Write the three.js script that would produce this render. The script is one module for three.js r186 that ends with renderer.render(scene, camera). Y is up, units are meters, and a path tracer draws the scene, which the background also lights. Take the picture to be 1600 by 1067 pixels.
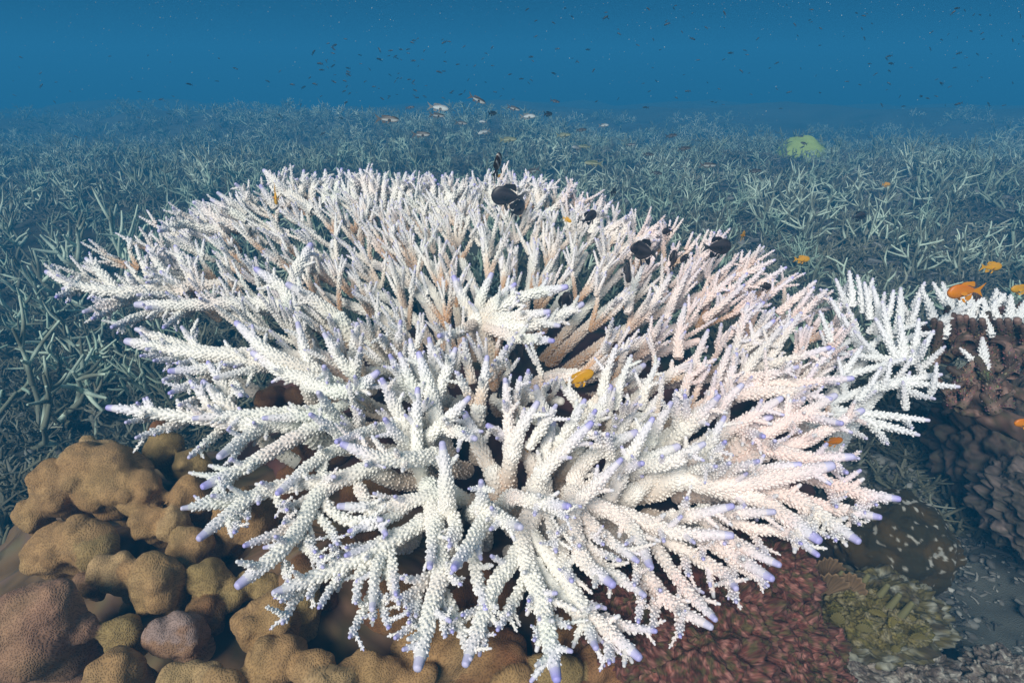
import * as THREE from 'three';
import { ImprovedNoise } from 'three/addons/math/ImprovedNoise.js';
import { mergeGeometries } from 'three/addons/utils/BufferGeometryUtils.js';

// ---------------------------------------------------------------- camera, water light, sun, exposure
const W = 1600, H = 1067, FOV = 60, PITCH = 24 * Math.PI / 180, CY = 1.02;
const scene = new THREE.Scene();
const camera = new THREE.PerspectiveCamera(FOV, W / H, 0.05, 400);
camera.position.set(0, CY, 0);
camera.rotation.x = -PITCH;

const renderer = new THREE.WebGLRenderer({ antialias: true });
renderer.toneMapping = THREE.LinearToneMapping;
renderer.toneMappingExposure = 1.06;
renderer.shadowMap.enabled = true;
renderer.shadowMap.type = THREE.PCFSoftShadowMap;

// the open water seen as a sky: deep blue at eye level, a paler blue-green straight up
{
  const w = 256, h = 128, d = new Float32Array(w * h * 4);
  const low = [0.003, 0.032, 0.090], mid = [0.009, 0.050, 0.10], top = [0.04, 0.11, 0.13];
  for (let j = 0; j < h; j++) {
    const up = ((j + 0.5) / h - 0.5) * Math.PI, s = Math.max(0, Math.sin(up));
    for (let i = 0; i < w; i++) for (let c = 0; c < 3; c++) {
      const a = Math.min(1, s / 0.5), b = Math.max(0, (s - 0.5) / 0.5);
      d[(j * w + i) * 4 + c] = low[c] + (mid[c] - low[c]) * a * a + (top[c] - mid[c]) * b;
      d[(j * w + i) * 4 + 3] = 1;
    }
  }
  const t = new THREE.DataTexture(d, w, h, THREE.RGBAFormat, THREE.FloatType);
  t.mapping = THREE.EquirectangularReflectionMapping;
  t.magFilter = t.minFilter = THREE.LinearFilter;
  t.needsUpdate = true;
  scene.background = t;
  scene.environment = t;
}
const sun = new THREE.DirectionalLight(new THREE.Color(1.0, 0.935, 0.84), 5.0);
sun.position.set(-3.4, 6.6, 6.0);
sun.target.position.set(0, 0, -1.3);
sun.castShadow = true;
sun.shadow.radius = 55;
sun.shadow.mapSize.set(2048, 2048);
Object.assign(sun.shadow.camera, { left: -6, right: 6, top: 6, bottom: -6, near: 1, far: 30 });
scene.add(sun, sun.target);
scene.fog = new THREE.FogExp2(new THREE.Color().setRGB(0.05, 0.46, 1.0), 0.10);

// ---------------------------------------------------------------- helpers
function rng(seed) { let a = seed >>> 0; return () => { a = (a + 0x6D2B79F5) | 0; let t = Math.imul(a ^ (a >>> 15), 1 | a); t = (t + Math.imul(t ^ (t >>> 7), 61 | t)) ^ t; return ((t ^ (t >>> 14)) >>> 0) / 4294967296; }; }
const R0 = rng(11);
const V = (x, y, z) => new THREE.Vector3(x, y, z);
const lerp = (a, b, t) => a + (b - a) * t, clamp = (x, a, b) => Math.min(b, Math.max(a, x));
const sstep = (a, b, x) => { const t = clamp((x - a) / (b - a), 0, 1); return t * t * (3 - 2 * t); };
const perlin = new ImprovedNoise();
const noise = (x, y, z = 0) => perlin.noise(x + 31.7, y + 17.3, z + 5.1);
const fbm = (x, y, z = 0, o = 4) => { let s = 0, a = 0.5; for (let i = 0; i < o; i++) { s += a * noise(x, y, z + i * 9.1); x *= 2.03; y *= 2.03; z *= 2.03; a *= 0.5; } return s; };
const F = (H / 2) / Math.tan(FOV * Math.PI / 360), SP = Math.sin(PITCH), CP = Math.cos(PITCH);
// the point that shows at (x, y) of the photograph at a given depth
function at(x, y, t) { const u = (x - W / 2) / F, v = (y - H / 2) / F; return V(u * t, CY - t * (v * CP + SP), -t * (CP - v * SP)); }
// depth at which the ray through (x, y) meets the tilted deck of the big coral, h metres above it
function deckDepth(x, y, h) { const v = (y - H / 2) / F, A = v * CP + SP, B = CP - v * SP; return clamp((0.74 - h) / Math.max(0.12, A + 0.2 * B), 0.3, 3.2); }
const deckY = (z) => CY - 0.64 + 0.2 * (-z - 0.5);
const deck = (x, y, h = 0) => at(x, y, deckDepth(x, y, h));
// depth at which the ray meets a level plane
const levelDepth = (x, y, Y) => (CY - Y) / Math.max(0.05, (y - H / 2) / F * CP + SP);
const onLevel = (x, y, Y) => at(x, y, levelDepth(x, y, Y));

const used = new Map();
function numbered(n) { const k = used.get(n) ?? 0; used.set(n, k + 1); return k ? n + '_' + String(k).padStart(3, '0') : n; }
function tag(o, label, category, group, kind) { o.userData = { ...o.userData, label, category }; if (group) o.userData.group = group; if (kind) o.userData.kind = kind; return o; }
function shadows(o) { o.traverse((m) => { if (m.isMesh) { m.castShadow = true; m.receiveShadow = true; } }); return o; }
function top(o, name) { o.name = numbered(name); scene.add(o); return shadows(o); }
function part(name, geo, m, parent) { const o = new THREE.Mesh(geo, m); o.name = name; o.castShadow = o.receiveShadow = true; parent.add(o); return o; }
function group(name, pos, label, category, grp) { const o = new THREE.Group(); o.name = numbered(name); o.position.copy(pos); scene.add(o); return tag(o, label, category, grp); }
const col = (r, g, b) => new THREE.Color().setRGB(r, g, b);
const mat = (o) => new THREE.MeshStandardMaterial({ roughness: 0.85, ...o });

function paint(geo, f) { // vertex colours from a function of position
  const p = geo.attributes.position, c = new Float32Array(p.count * 3), v = V(0, 0, 0);
  for (let i = 0; i < p.count; i++) { v.fromBufferAttribute(p, i); const k = f(v, i); c[i * 3] = k[0]; c[i * 3 + 1] = k[1]; c[i * 3 + 2] = k[2]; }
  geo.setAttribute('color', new THREE.BufferAttribute(c, 3)); return geo;
}
const mix3 = (a, b, t) => [lerp(a[0], b[0], t), lerp(a[1], b[1], t), lerp(a[2], b[2], t)];
function grainTexture(n, f, srgb, seed = 1) {
  const d = new Uint8Array(n * n * 4), r = rng(seed);
  for (let j = 0; j < n; j++) for (let i = 0; i < n; i++) { const k = f(i / n, j / n, r); for (let c = 0; c < 3; c++) d[(j * n + i) * 4 + c] = clamp(Math.round((Array.isArray(k) ? k[c] : k) * 255), 0, 255); d[(j * n + i) * 4 + 3] = 255; }
  const t = new THREE.DataTexture(d, n, n, THREE.RGBAFormat);
  t.wrapS = t.wrapT = THREE.RepeatWrapping; t.magFilter = THREE.LinearFilter; t.minFilter = THREE.LinearMipmapLinearFilter; t.generateMipmaps = true;
  if (srgb) t.colorSpace = THREE.SRGBColorSpace;
  t.needsUpdate = true; return t;
}
// a periodic field of little cups: value 0 at the cup centre, 1 on its rim
function cups(cells, seed) {
  const r = rng(seed), P = [];
  for (let j = 0; j < cells; j++) for (let i = 0; i < cells; i++) P.push([(i + r() * 0.98) / cells, (j + r() * 0.98) / cells]);
  return (u, v) => {
    const ci = Math.floor(u * cells), cj = Math.floor(v * cells); let a = 9, b = 9;
    for (let dj = -1; dj <= 1; dj++) for (let di = -1; di <= 1; di++) {
      const jj = (cj + dj + cells) % cells, ii = (ci + di + cells) % cells, p = P[jj * cells + ii];
      let x = Math.abs(u - p[0]), y = Math.abs(v - p[1]); x = Math.min(x, 1 - x); y = Math.min(y, 1 - y);
      const q = Math.hypot(x, y) * cells; if (q < a) { b = a; a = q; } else if (q < b) b = q;
    }
    return clamp((a - 0.08) * 2.6, 0, 1);
  };
}
// a limb: points along its axis, radius at each fraction, number of sides
function limb(pts, radius, sides = 8, seg = 10, color, cap = true) {
  const curve = pts.length > 2 ? new THREE.CatmullRomCurve3(pts, false, 'centripetal') : new THREE.LineCurve3(pts[0], pts[1]);
  const P = [], N = [], C = [], I = [], UV = [], frames = [];
  let nrm = null; const len = curve.getLength();
  for (let i = 0; i <= seg; i++) {
    const t = i / seg, p = curve.getPoint(t), d = curve.getTangent(t).normalize();
    if (!nrm) { nrm = Math.abs(d.y) < 0.8 ? V(0, 1, 0) : V(1, 0, 0); }
    nrm = nrm.clone().addScaledVector(d, -nrm.dot(d)).normalize();
    const bi = V(0, 0, 0).crossVectors(d, nrm), r = radius(t); frames.push({ t, p, d, n: nrm.clone(), b: bi.clone(), r });
    const k = color ? color(t) : null;
    for (let s = 0; s < sides; s++) {
      const a = s / sides * Math.PI * 2, dir = nrm.clone().multiplyScalar(Math.cos(a)).addScaledVector(bi, Math.sin(a));
      P.push(p.x + dir.x * r, p.y + dir.y * r, p.z + dir.z * r); N.push(dir.x, dir.y, dir.z); UV.push(a * r, t * len); if (k) C.push(k[0], k[1], k[2]);
    }
  }
  for (let i = 0; i < seg; i++) for (let s = 0; s < sides; s++) { const a = i * sides + s, b = i * sides + (s + 1) % sides, c = a + sides, d2 = b + sides; I.push(a, b, d2, a, d2, c); }
  if (cap) {
    const f = frames[seg], base = P.length / 3, k = color ? color(1) : null;
    for (let s = 0; s < sides; s++) { const a = s / sides * Math.PI * 2, dir = f.n.clone().multiplyScalar(Math.cos(a)).addScaledVector(f.b, Math.sin(a)); const q = f.p.clone().addScaledVector(dir, f.r * 0.7).addScaledVector(f.d, f.r * 0.55), n = dir.clone().multiplyScalar(0.6).addScaledVector(f.d, 0.8); P.push(q.x, q.y, q.z); N.push(n.x, n.y, n.z); UV.push(0, 0); if (k) C.push(...k); }
    const q = f.p.clone().addScaledVector(f.d, f.r * 0.75); P.push(q.x, q.y, q.z); N.push(f.d.x, f.d.y, f.d.z); UV.push(0, 0); if (k) C.push(...k);
    const o = seg * sides;
    for (let s = 0; s < sides; s++) { const s2 = (s + 1) % sides; I.push(o + s, o + s2, base + s2, o + s, base + s2, base + s, base + s, base + s2, base + sides); }
  }
  const g = new THREE.BufferGeometry();
  g.setAttribute('position', new THREE.Float32BufferAttribute(P, 3)); g.setAttribute('normal', new THREE.Float32BufferAttribute(N, 3)); g.setAttribute('uv', new THREE.Float32BufferAttribute(UV, 2));
  if (C.length) g.setAttribute('color', new THREE.Float32BufferAttribute(C, 3));
  g.setIndex(I); g.userData = { frames, len, curve }; return g;
}

// ---------------------------------------------------------------- the sea bed
function bedY(x, z) {
  const f = -z, d = Math.hypot(x, z);
  let y = -0.02 + fbm(x * 0.9, z * 0.9, 1) * 0.16 + fbm(x * 3.1, z * 3.1, 7) * 0.07 * sstep(0.4, 1.5, d);
  y += 0.20 * sstep(1.9, 4.5, f) + 0.12 * noise(x * 0.33, z * 0.33, 3) * sstep(2, 5, d);
  y += (0.55 * noise(x * 0.16, z * 0.16, 8) + 0.22 * noise(x * 0.5, z * 0.5, 4)) * sstep(5.5, 11, f);
  y -= 0.10 * Math.exp(-((x - 1.15) ** 2 / 0.12 + (f - 1.0) ** 2 / 0.25));       // the sandy gully on the right
  
  return y;
}
{
  const NA = 220, NR = 170, P = [], C = [], UV = [], I = [];
  for (let j = 0; j <= NR; j++) {
    const r = 0.02 + 0.24 * (Math.exp(j / NR * 4.66) - 1) * (j / NR * 0.45 + 0.55) ;
    for (let i = 0; i <= NA; i++) {
      const a = i / NA * Math.PI * 2, x = Math.sin(a) * r, z = -1 + Math.cos(a) * r, y = bedY(x, z) + fbm(x * 11, z * 11, 4, 3) * 0.035 * Math.exp(-r * 0.25);
      P.push(x, y, z); UV.push(x, z);
      const sand = sstep(0.02, 0.22, noise(x * 1.3, z * 1.3, 9) + 0.35 * fbm(x * 5, z * 5, 2) + 0.9 * Math.exp(-((x - 1.12) ** 2 / 0.05 + (z + 0.9) ** 2 / 0.10)) + 0.4 * Math.exp(-((x - 1.6) ** 2 / 1.2 + (z + 3.2) ** 2 / 1.5)) - 0.42);
      const g = 0.75 + 0.5 * noise(x * 23, z * 23, 6) + 0.4 * noise(x * 61, z * 61, 8);
      const k = mix3(mix3([0.062, 0.068, 0.052], [0.10, 0.13, 0.12], sstep(6, 11, -z)), [0.10, 0.115, 0.105], sand);  // far bed turns paler and tealer: haze put into its colour
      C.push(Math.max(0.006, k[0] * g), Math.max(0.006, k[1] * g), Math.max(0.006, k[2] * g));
    }
  }
  for (let j = 0; j < NR; j++) for (let i = 0; i < NA; i++) { const a = j * (NA + 1) + i, b = a + 1, c = a + NA + 1, d = c + 1; I.push(a, c, b, b, c, d); }
  const g = new THREE.BufferGeometry();
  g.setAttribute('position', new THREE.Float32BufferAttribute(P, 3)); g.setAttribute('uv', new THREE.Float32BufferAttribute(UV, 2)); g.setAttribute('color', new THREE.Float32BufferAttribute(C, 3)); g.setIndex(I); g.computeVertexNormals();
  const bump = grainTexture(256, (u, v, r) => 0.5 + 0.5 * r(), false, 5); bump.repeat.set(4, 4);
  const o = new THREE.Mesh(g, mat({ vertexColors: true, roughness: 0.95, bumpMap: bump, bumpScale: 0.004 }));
  o.userData.kind = 'structure'; top(o, 'seabed');
}

// ---------------------------------------------------------------- the big bleached coral
const M = {
  bone: mat({ vertexColors: true, roughness: 0.62 }),
  bead: mat({ roughness: 0.58 }),
  tip: mat({ vertexColors: true, roughness: 0.5 }),
};
const beadGeo = (() => { const g = new THREE.SphereGeometry(1, 7, 5); g.scale(0.0031, 0.0031, 0.0070); return g; })();
const beadGeoFar = (() => { const g = new THREE.SphereGeometry(1, 5, 4); g.scale(0.0031, 0.0031, 0.0070); return g; })();
// tissue colour: mostly bone white, flushed pink towards the right-hand side, straw and peach down in the middle
function tissue(p, low) {
  const pink = clamp(sstep(-0.05, 0.6, p.x + 0.45 * noise(p.x * 4, p.z * 4, 2)) * 0.95 + 0.45 * sstep(0.1, 0.5, noise(p.x * 9, p.z * 9, 5)), 0, 1);
  let k = mix3([0.90, 0.89, 0.83], [0.90, 0.69, 0.66], pink * 0.8);
  const straw = Math.max(sstep(0.0, 0.45, noise(p.x * 5.5, p.z * 5.5, 12) + 0.2), low > 0.5 ? 0.95 * sstep(0.42, 0.12, Math.hypot(p.x - 0.0, p.z + 1.28)) + 0.15 : 0) * low;
  k = mix3(k, [0.54, 0.29, 0.12], straw * 0.92);
  return mix3(k, [0.70, 0.80, 0.72], 0.35 * sstep(0.1, 0.5, noise(p.x * 7, p.y * 7, p.z * 7)));
}
const LAV = [0.39, 0.37, 0.82], LAVPALE = [0.76, 0.75, 0.87];
class Colony {
  constructor(name, label, category, pos, limit = 300) { this.g = group(name, pos, label, category); this.pos = pos; this.limit = limit; this.list = []; this.rand = rng(77); }
  // pts: world points base to tip; rb, rt radii
  branch(pts, rb, rt, o = {}) { this.list.push({ pts, rb, rt, lav: 1, low: 0, bead: 1, sides: 10, ...o }); }
  finish() {
    const eye = camera.position, order = this.list.map((b) => ({ b, s: b.rb / b.pts[b.pts.length - 1].distanceTo(eye) * (b.hero ? 3 : b.blunt || b.nub ? 0.1 : 1) })).sort((a, c) => c.s - a.s);
    const rest = [], restTips = [], restBeads = [];
    order.forEach(({ b }, n) => {
      const pts = b.pts.map((p) => p.clone().sub(this.pos)), L = pts.reduce((s, p, i) => s + (i ? p.distanceTo(pts[i - 1]) : 0), 0);
      const single = n < this.limit, near = b.pts[0].distanceTo(eye), tl = Math.min(0.012, b.rt * 1.6);
      const tipCut = 1 - tl / L, color = (t) => { const p = V(0, 0, 0).lerpVectors(b.pts[0], b.pts[b.pts.length - 1], t); let k = this.tone ? this.tone(p, n + t) : this.cool && p.x > 0.6 ? [0.84, 0.86, 0.86] : tissue(p, b.low * (1 - sstep(0.2, 0.72, t))); if (b.lav) k = mix3(k, LAVPALE, b.lav * 0.85 * sstep(1 - 0.06 / L, 1, t)); return k; };
      const radius = (t) => lerp(b.rb, b.rt, Math.pow(t, 1.15)) * (1 + 0.05 * Math.sin(t * L * 130 + n));
      const seg = clamp(Math.round(L / (near > 1.3 ? 0.022 : 0.012)), 3, 26), g = limb(pts, radius, near > 1.3 ? 7 : b.sides, seg, color);
      // the smooth axial corallite at the end of the branch
      const end = g.userData.frames[seg], tr = b.rt * 0.95;
      const tg = limb([end.p.clone().addScaledVector(end.d, -b.rt * 0.3), end.p.clone().addScaledVector(end.d, tl)], (t) => tr * lerp(1.02, 0.84, t), 8, 3, (t) => mix3(LAVPALE, mix3([0.82, 0.82, 0.78], LAV, b.lav), 0.25 + 0.75 * t));
      // corallites in rows round the branch, leaning to its end
      const beads = [], fatness = 0.82 + 0.32 * this.rand();
      if (b.bead) {
        const sp = near > 1.6 ? 0.0074 : near > 1.15 ? 0.0066 : 0.0062, rows = Math.max(2, Math.floor(L * (1 - 0.01) / (sp * 0.95))), F0 = g.userData.frames;
        for (let k = 0; k < rows; k++) {
          const t = (k + 0.7) / rows; if (t > 1 - 0.25 * tl / L) continue;
          const fi = Math.min(seg - 1, Math.floor(t * seg)), w = t * seg - fi, A = F0[fi], B = F0[fi + 1], r = radius(t);
          const cnt = Math.max(5, Math.round(Math.PI * 2 * r / (sp * 1.02)));
          for (let s = 0; s < cnt; s++) {
            if (b.skip && this.rand() < b.skip) continue;
            const a = (s + (k % 2) * 0.5 + (this.rand() - 0.5) * 0.35) / cnt * Math.PI * 2, sc = sp / 0.0084 * (0.7 + 0.6 * this.rand()) * lerp(0.72, 1, sstep(0, 0.3, t + (b.rb < 0.009 ? 0.15 : 0))) * lerp(1, 0.62, sstep(1 - 0.05 / L, 1, t)) * (b.beadScale ?? 1) * fatness;
            const n1 = V(0, 0, 0).lerpVectors(A.n, B.n, w), b1 = V(0, 0, 0).lerpVectors(A.b, B.b, w), d1 = V(0, 0, 0).lerpVectors(A.d, B.d, w).normalize();
            const out = n1.multiplyScalar(Math.cos(a)).addScaledVector(b1, Math.sin(a)).normalize(), p = V(0, 0, 0).lerpVectors(A.p, B.p, w).addScaledVector(out, r * 0.93).addScaledVector(d1, (this.rand() - 0.5) * sp * 0.5);
            const ax = out.clone().multiplyScalar(0.70).addScaledVector(d1, 0.62 + 0.3 * this.rand()).normalize();
            beads.push({ p, ax, sc, c: this.tone ? color(t).map((q) => q * (0.7 + 0.8 * this.rand())) : mix3(color(t), [0.93, 0.94, 0.93], 0.25 + 0.2 * this.rand()) });
          }
        }
      }
      if (single) {
        const m = part('branch', g, M.bone, this.g); if (!b.blunt) part('tip', tg, M.tip, m);
        if (beads.length) this.beads(beads, m, near > 1.3);
      } else { rest.push(g); if (!b.blunt) restTips.push(tg); restBeads.push(...beads); }
    });
    if (rest.length) { const m = part('branches', mergeGeometries(rest.map(strip)), M.bone, this.g); m.userData.kind = 'stuff'; const q = part('tips', mergeGeometries(restTips.map(strip)), M.tip, m); q.userData.kind = 'stuff'; this.beads(restBeads, m, true); }
    shadows(this.g);
  }
  beads(list, parent, far) {
    const im = new THREE.InstancedMesh(far ? beadGeoFar : beadGeo, M.bead, list.length), m = new THREE.Matrix4(), q = new THREE.Quaternion(), z = V(0, 0, 1), c = new THREE.Color();
    list.forEach((b, i) => { q.setFromUnitVectors(z, b.ax); m.compose(b.p, q, V(b.sc, b.sc, b.sc)); im.setMatrixAt(i, m); im.setColorAt(i, c.setRGB(b.c[0], b.c[1], b.c[2])); });
    im.name = 'corallites'; im.userData.kind = 'stuff'; im.castShadow = im.receiveShadow = true; parent.add(im);
  }
}
function strip(g) { g.userData = {}; return g; }

const centre = V(-0.05, 0.5, -1.25);
const big = new Colony('table_coral', 'huge bleached white branching coral with lavender tips filling the middle of the reef', 'coral', V(-0.05, 0.2, -1.2));
let hb = -0.03, ht = 0.012, LOW = 0;
// one limb read from the photograph: its width, then its points from base to tip
function B(w, ...xy) {
  const n = xy.length / 2, pts = [], rnd = rng(Math.round(xy[0] * 7 + xy[1] * 13));
  for (let i = 0; i < n; i++) { const t = n === 1 ? 1 : i / (n - 1); pts.push(deck(xy[2 * i], xy[2 * i + 1], lerp(hb, ht, t) + (rnd() - 0.5) * 0.008)); }
  const depth = deckDepth(xy[0], xy[1], hb), rb = w * 0.315 * depth / F, rt = Math.max(0.0030, rb * 0.56);
  big.branch(pts, rb, rt, { hero: true, low: LOW, lav: 0.45 + 0.55 * rnd() });
  // short side spikes along its outer half
  const L = pts.reduce((q, p, i) => q + (i ? p.distanceTo(pts[i - 1]) : 0), 0), curve = n > 2 ? new THREE.CatmullRomCurve3(pts, false, 'centripetal') : new THREE.LineCurve3(pts[0], pts[1]);
  for (let i = 0, k = Math.floor(L / 0.036 + rnd() * 0.8); i < k; i++) { const t = 0.35 + 0.6 * rnd(), p = curve.getPoint(t), d = curve.getTangent(t), o = V(rnd() - 0.5, rnd() - 0.5, rnd() - 0.5).cross(d).normalize(), e = d.clone().multiplyScalar(0.75).add(o).normalize(), r = lerp(rb, rt, t), l = r + lerp(0.010, 0.038, rnd() * rnd()); big.branch([p.clone().addScaledVector(o, r * 0.3), p.clone().addScaledVector(o, r * 0.3).addScaledVector(e, l)], Math.min(0.0052, r * 0.62), Math.min(0.0036, r * 0.42), { sides: 7, lav: rnd() < 0.35 ? 0.7 : 0.12, nub: true, beadScale: 0.8 }); }
  // its foot goes on down and inwards to the heart of the colony
  const a = pts[0], b = pts[1], inward = a.clone().sub(b).normalize().multiplyScalar(0.06).add(centre.clone().sub(a).setY(0).normalize().multiplyScalar(0.05)); inward.y -= 0.075;
  if (w >= 28) big.branch([a.clone().add(inward), a.clone().addScaledVector(inward, 0.45).add(V(0, -0.012, 0)), a.clone(), a.clone().lerp(b, 0.15)], rb * 1.25, rb * 1.0, { lav: 0, skip: 0.15, low: 0.7, blunt: true });
}
// left rim, low arms
B(34, 450, 664, 400, 664, 300, 652, 178, 638); B(20, 255, 648, 201, 659); B(20, 300, 655, 218, 682); B(20, 350, 668, 298, 712); B(18, 240, 652, 217, 632);
B(28, 500, 642, 420, 645, 312, 653); B(26, 540, 632, 480, 650, 420, 653); B(36, 445, 652, 400, 672, 350, 708); B(16, 385, 685, 360, 718);
B(34, 520, 655, 450, 690, 385, 728, 328, 755); B(18, 375, 735, 348, 763); B(30, 560, 690, 500, 715, 440, 765); B(22, 500, 720, 505, 748, 520, 745);
B(36, 580, 735, 500, 752, 430, 762, 380, 785, 321, 833); B(26, 400, 778, 340, 786, 293, 793); B(22, 410, 772, 372, 778, 337, 775); B(18, 375, 793, 366, 830); B(16, 382, 792, 387, 809); B(16, 425, 768, 440, 792, 447, 796); B(16, 490, 780, 455, 790, 444, 786);
// left-hand fan that hangs over the brown lobes
B(40, 620, 712, 560, 738, 500, 768, 470, 822, 430, 868, 384, 905); B(26, 470, 818, 430, 835, 389, 850); B(14, 458, 800, 444, 816); B(18, 492, 800, 515, 828, 526, 848); B(15, 472, 838, 484, 848, 491, 861); B(16, 470, 850, 488, 866, 503, 885);
B(24, 495, 775, 530, 808, 556, 815, 590, 812); B(24, 640, 790, 598, 815, 552, 828); B(15, 440, 868, 405, 888); B(16, 445, 880, 450, 908);
B(34, 700, 768, 645, 782, 600, 792, 540, 791); B(18, 630, 786, 588, 772);
B(26, 625, 830, 590, 848, 547, 865); B(14, 570, 852, 543, 855);
B(36, 660, 815, 625, 838, 560, 872, 500, 898, 440, 922); B(18, 478, 908, 441, 938); B(20, 480, 912, 462, 935, 443, 970); B(15, 496, 905, 482, 932); B(20, 545, 890, 520, 915, 500, 946); B(15, 545, 875, 505, 870); B(15, 540, 872, 518, 854);
B(20, 575, 870, 562, 900, 556, 938); B(30, 612, 848, 588, 885, 582, 944); B(18, 583, 922, 565, 960, 548, 992); B(18, 586, 925, 598, 950, 606, 978); B(12, 583, 942, 583, 966);
B(20, 608, 852, 614, 885, 618, 925); B(20, 600, 880, 612, 910, 622, 940);
// front trunks and the branches that droop towards the viewer
B(42, 670, 760, 680, 830, 690, 890, 672, 955, 656, 1028); B(24, 680, 945, 650, 972, 622, 993); B(15, 655, 968, 640, 972); B(26, 694, 925, 716, 975, 733, 1024); B(16, 692, 955, 695, 992); B(14, 700, 972, 706, 986); B(24, 678, 900, 640, 930, 626, 934); B(14, 650, 925, 638, 958); B(14, 656, 924, 650, 960); B(20, 684, 895, 655, 905, 632, 904); B(16, 694, 898, 718, 912);
B(30, 690, 785, 678, 830, 672, 880); B(26, 560, 760, 575, 790, 600, 830);
B(36, 850, 780, 808, 865, 775, 912, 757, 958, 732, 1025); B(18, 752, 972, 758, 1010); B(16, 760, 950, 742, 954, 725, 960); B(28, 742, 850, 745, 900, 757, 945); B(22, 822, 900, 800, 945, 780, 980); B(14, 800, 935, 795, 958);
B(24, 705, 800, 715, 830, 704, 850); B(18, 712, 815, 702, 842);
B(40, 840, 760, 818, 845, 825, 885, 845, 935, 856, 990, 867, 1046); B(18, 845, 930, 859, 937); B(16, 846, 945, 843, 966); B(20, 856, 965, 888, 979); B(18, 852, 970, 836, 998); B(14, 838, 930, 827, 938);
B(38, 820, 822, 875, 892, 918, 958, 950, 985, 988, 1018); B(26, 940, 966, 975, 978, 1018, 985); B(20, 942, 975, 950, 1000, 952, 1032); B(32, 835, 880, 885, 940, 915, 975, 928, 1005);
B(40, 895, 770, 898, 835, 915, 880, 948, 906); B(28, 912, 862, 955, 895, 1001, 926); B(20, 905, 845, 935, 862, 965, 874); B(16, 915, 828, 941, 849); B(20, 855, 795, 862, 825, 868, 858); B(16, 890, 820, 872, 832); B(24, 880, 850, 885, 890, 892, 905);
B(36, 905, 780, 960, 802, 992, 832, 1013, 878); B(28, 905, 800, 945, 838, 990, 872); B(14, 1000, 878, 992, 912);
B(34, 985, 860, 1020, 910, 1055, 948, 1101, 974); B(20, 1022, 925, 1024, 950, 1020, 980); B(16, 1008, 900, 1002, 935, 998, 968); B(16, 1062, 955, 1063, 992); B(28, 1015, 838, 1050, 892, 1080, 930, 1112, 962);
// right-hand fan
B(38, 940, 795, 1000, 812, 1055, 832, 1131, 836); B(15, 1095, 842, 1099, 872); B(32, 1030, 838, 1090, 872, 1130, 895, 1146, 914); B(20, 1138, 900, 1150, 938); B(15, 1068, 862, 1076, 897);
B(38, 1095, 838, 1140, 865, 1196, 898); B(20, 1150, 875, 1197, 912); B(20, 1142, 868, 1150, 908); B(32, 1090, 805, 1135, 838, 1165, 858, 1208, 878); B(16, 1172, 828, 1200, 868);
B(28, 1120, 805, 1180, 826, 1230, 832, 1271, 862); B(18, 1215, 828, 1250, 848);
B(46, 1060, 740, 1110, 760, 1185, 782, 1228, 808, 1268, 836); B(38, 1160, 755, 1205, 768, 1255, 786, 1295, 815, 1330, 838); B(20, 1255, 792, 1262, 826); B(18, 1275, 800, 1272, 832); B(16, 1298, 820, 1306, 843); B(18, 1268, 828, 1293, 838);
B(32, 1225, 770, 1275, 788, 1320, 798, 1364, 806); B(14, 1325, 800, 1342, 818); B(32, 1235, 735, 1300, 757, 1348, 772, 1393, 778); B(18, 1296, 760, 1300, 772, 1307, 790); B(15, 1338, 772, 1345, 785, 1352, 800); B(13, 1352, 774, 1369, 788);
hb = -0.025; ht = 0.035;
B(50, 1060, 748, 1130, 758, 1210, 747, 1288, 730); B(36, 1160, 690, 1215, 705, 1260, 716, 1320, 714); B(18, 1290, 712, 1339, 716); B(22, 1275, 722, 1320, 737); B(32, 1090, 722, 1160, 738, 1240, 727);
B(34, 1110, 690, 1135, 675, 1175, 650, 1213, 627); B(38, 1170, 690, 1215, 668, 1255, 648, 1297, 623); B(36, 1190, 708, 1250, 692, 1295, 670, 1339, 646); B(28, 1200, 655, 1250, 650, 1307, 660); B(26, 1150, 620, 1215, 612, 1290, 622);
B(26, 1150, 672, 1190, 681); B(20, 1205, 705, 1211, 690); B(22, 1225, 655, 1254, 625); B(16, 1220, 664, 1250, 674); B(34, 1050, 810, 1085, 805, 1135, 793); B(20, 1066, 806, 1073, 780); B(32, 1100, 800, 1150, 802, 1200, 800);
// raised branches in front: tips stand clear of the deck
hb = 0.0; ht = 0.075;
B(36, 680, 712, 640, 718, 590, 716, 545, 698); B(20, 588, 716, 573, 726); B(38, 698, 785, 696, 745, 692, 703); B(36, 765, 798, 742, 838, 713, 882); B(30, 755, 800, 752, 757); B(36, 752, 790, 785, 812, 809, 822);
B(34, 800, 776, 845, 785, 882, 790); B(18, 850, 788, 885, 807); B(30, 895, 795, 930, 760, 965, 724); B(28, 955, 738, 1000, 725); B(36, 845, 742, 880, 705, 917, 668); B(24, 905, 690, 928, 646); B(34, 800, 712, 812, 675, 835, 637); B(28, 797, 700, 794, 650, 790, 600); B(24, 825, 700, 850, 665, 866, 638);
B(28, 878, 690, 895, 660, 910, 632); B(22, 955, 715, 950, 681); B(20, 945, 710, 932, 678); B(30, 968, 752, 990, 705, 1016, 661); B(28, 1015, 690, 1028, 665, 1045, 636); B(32, 1000, 728, 1050, 722, 1092, 698); B(26, 1098, 722, 1112, 690, 1129, 658); B(22, 1102, 728, 1131, 693); B(22, 1060, 668, 1058, 640, 1057, 615); B(22, 1076, 668, 1071, 622); B(30, 1070, 672, 1095, 650, 1118, 625); B(32, 1078, 665, 1120, 640, 1153, 608);
B(24, 1120, 742, 1180, 722); B(22, 1110, 745, 1138, 725); B(20, 1080, 735, 1117, 729);
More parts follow.
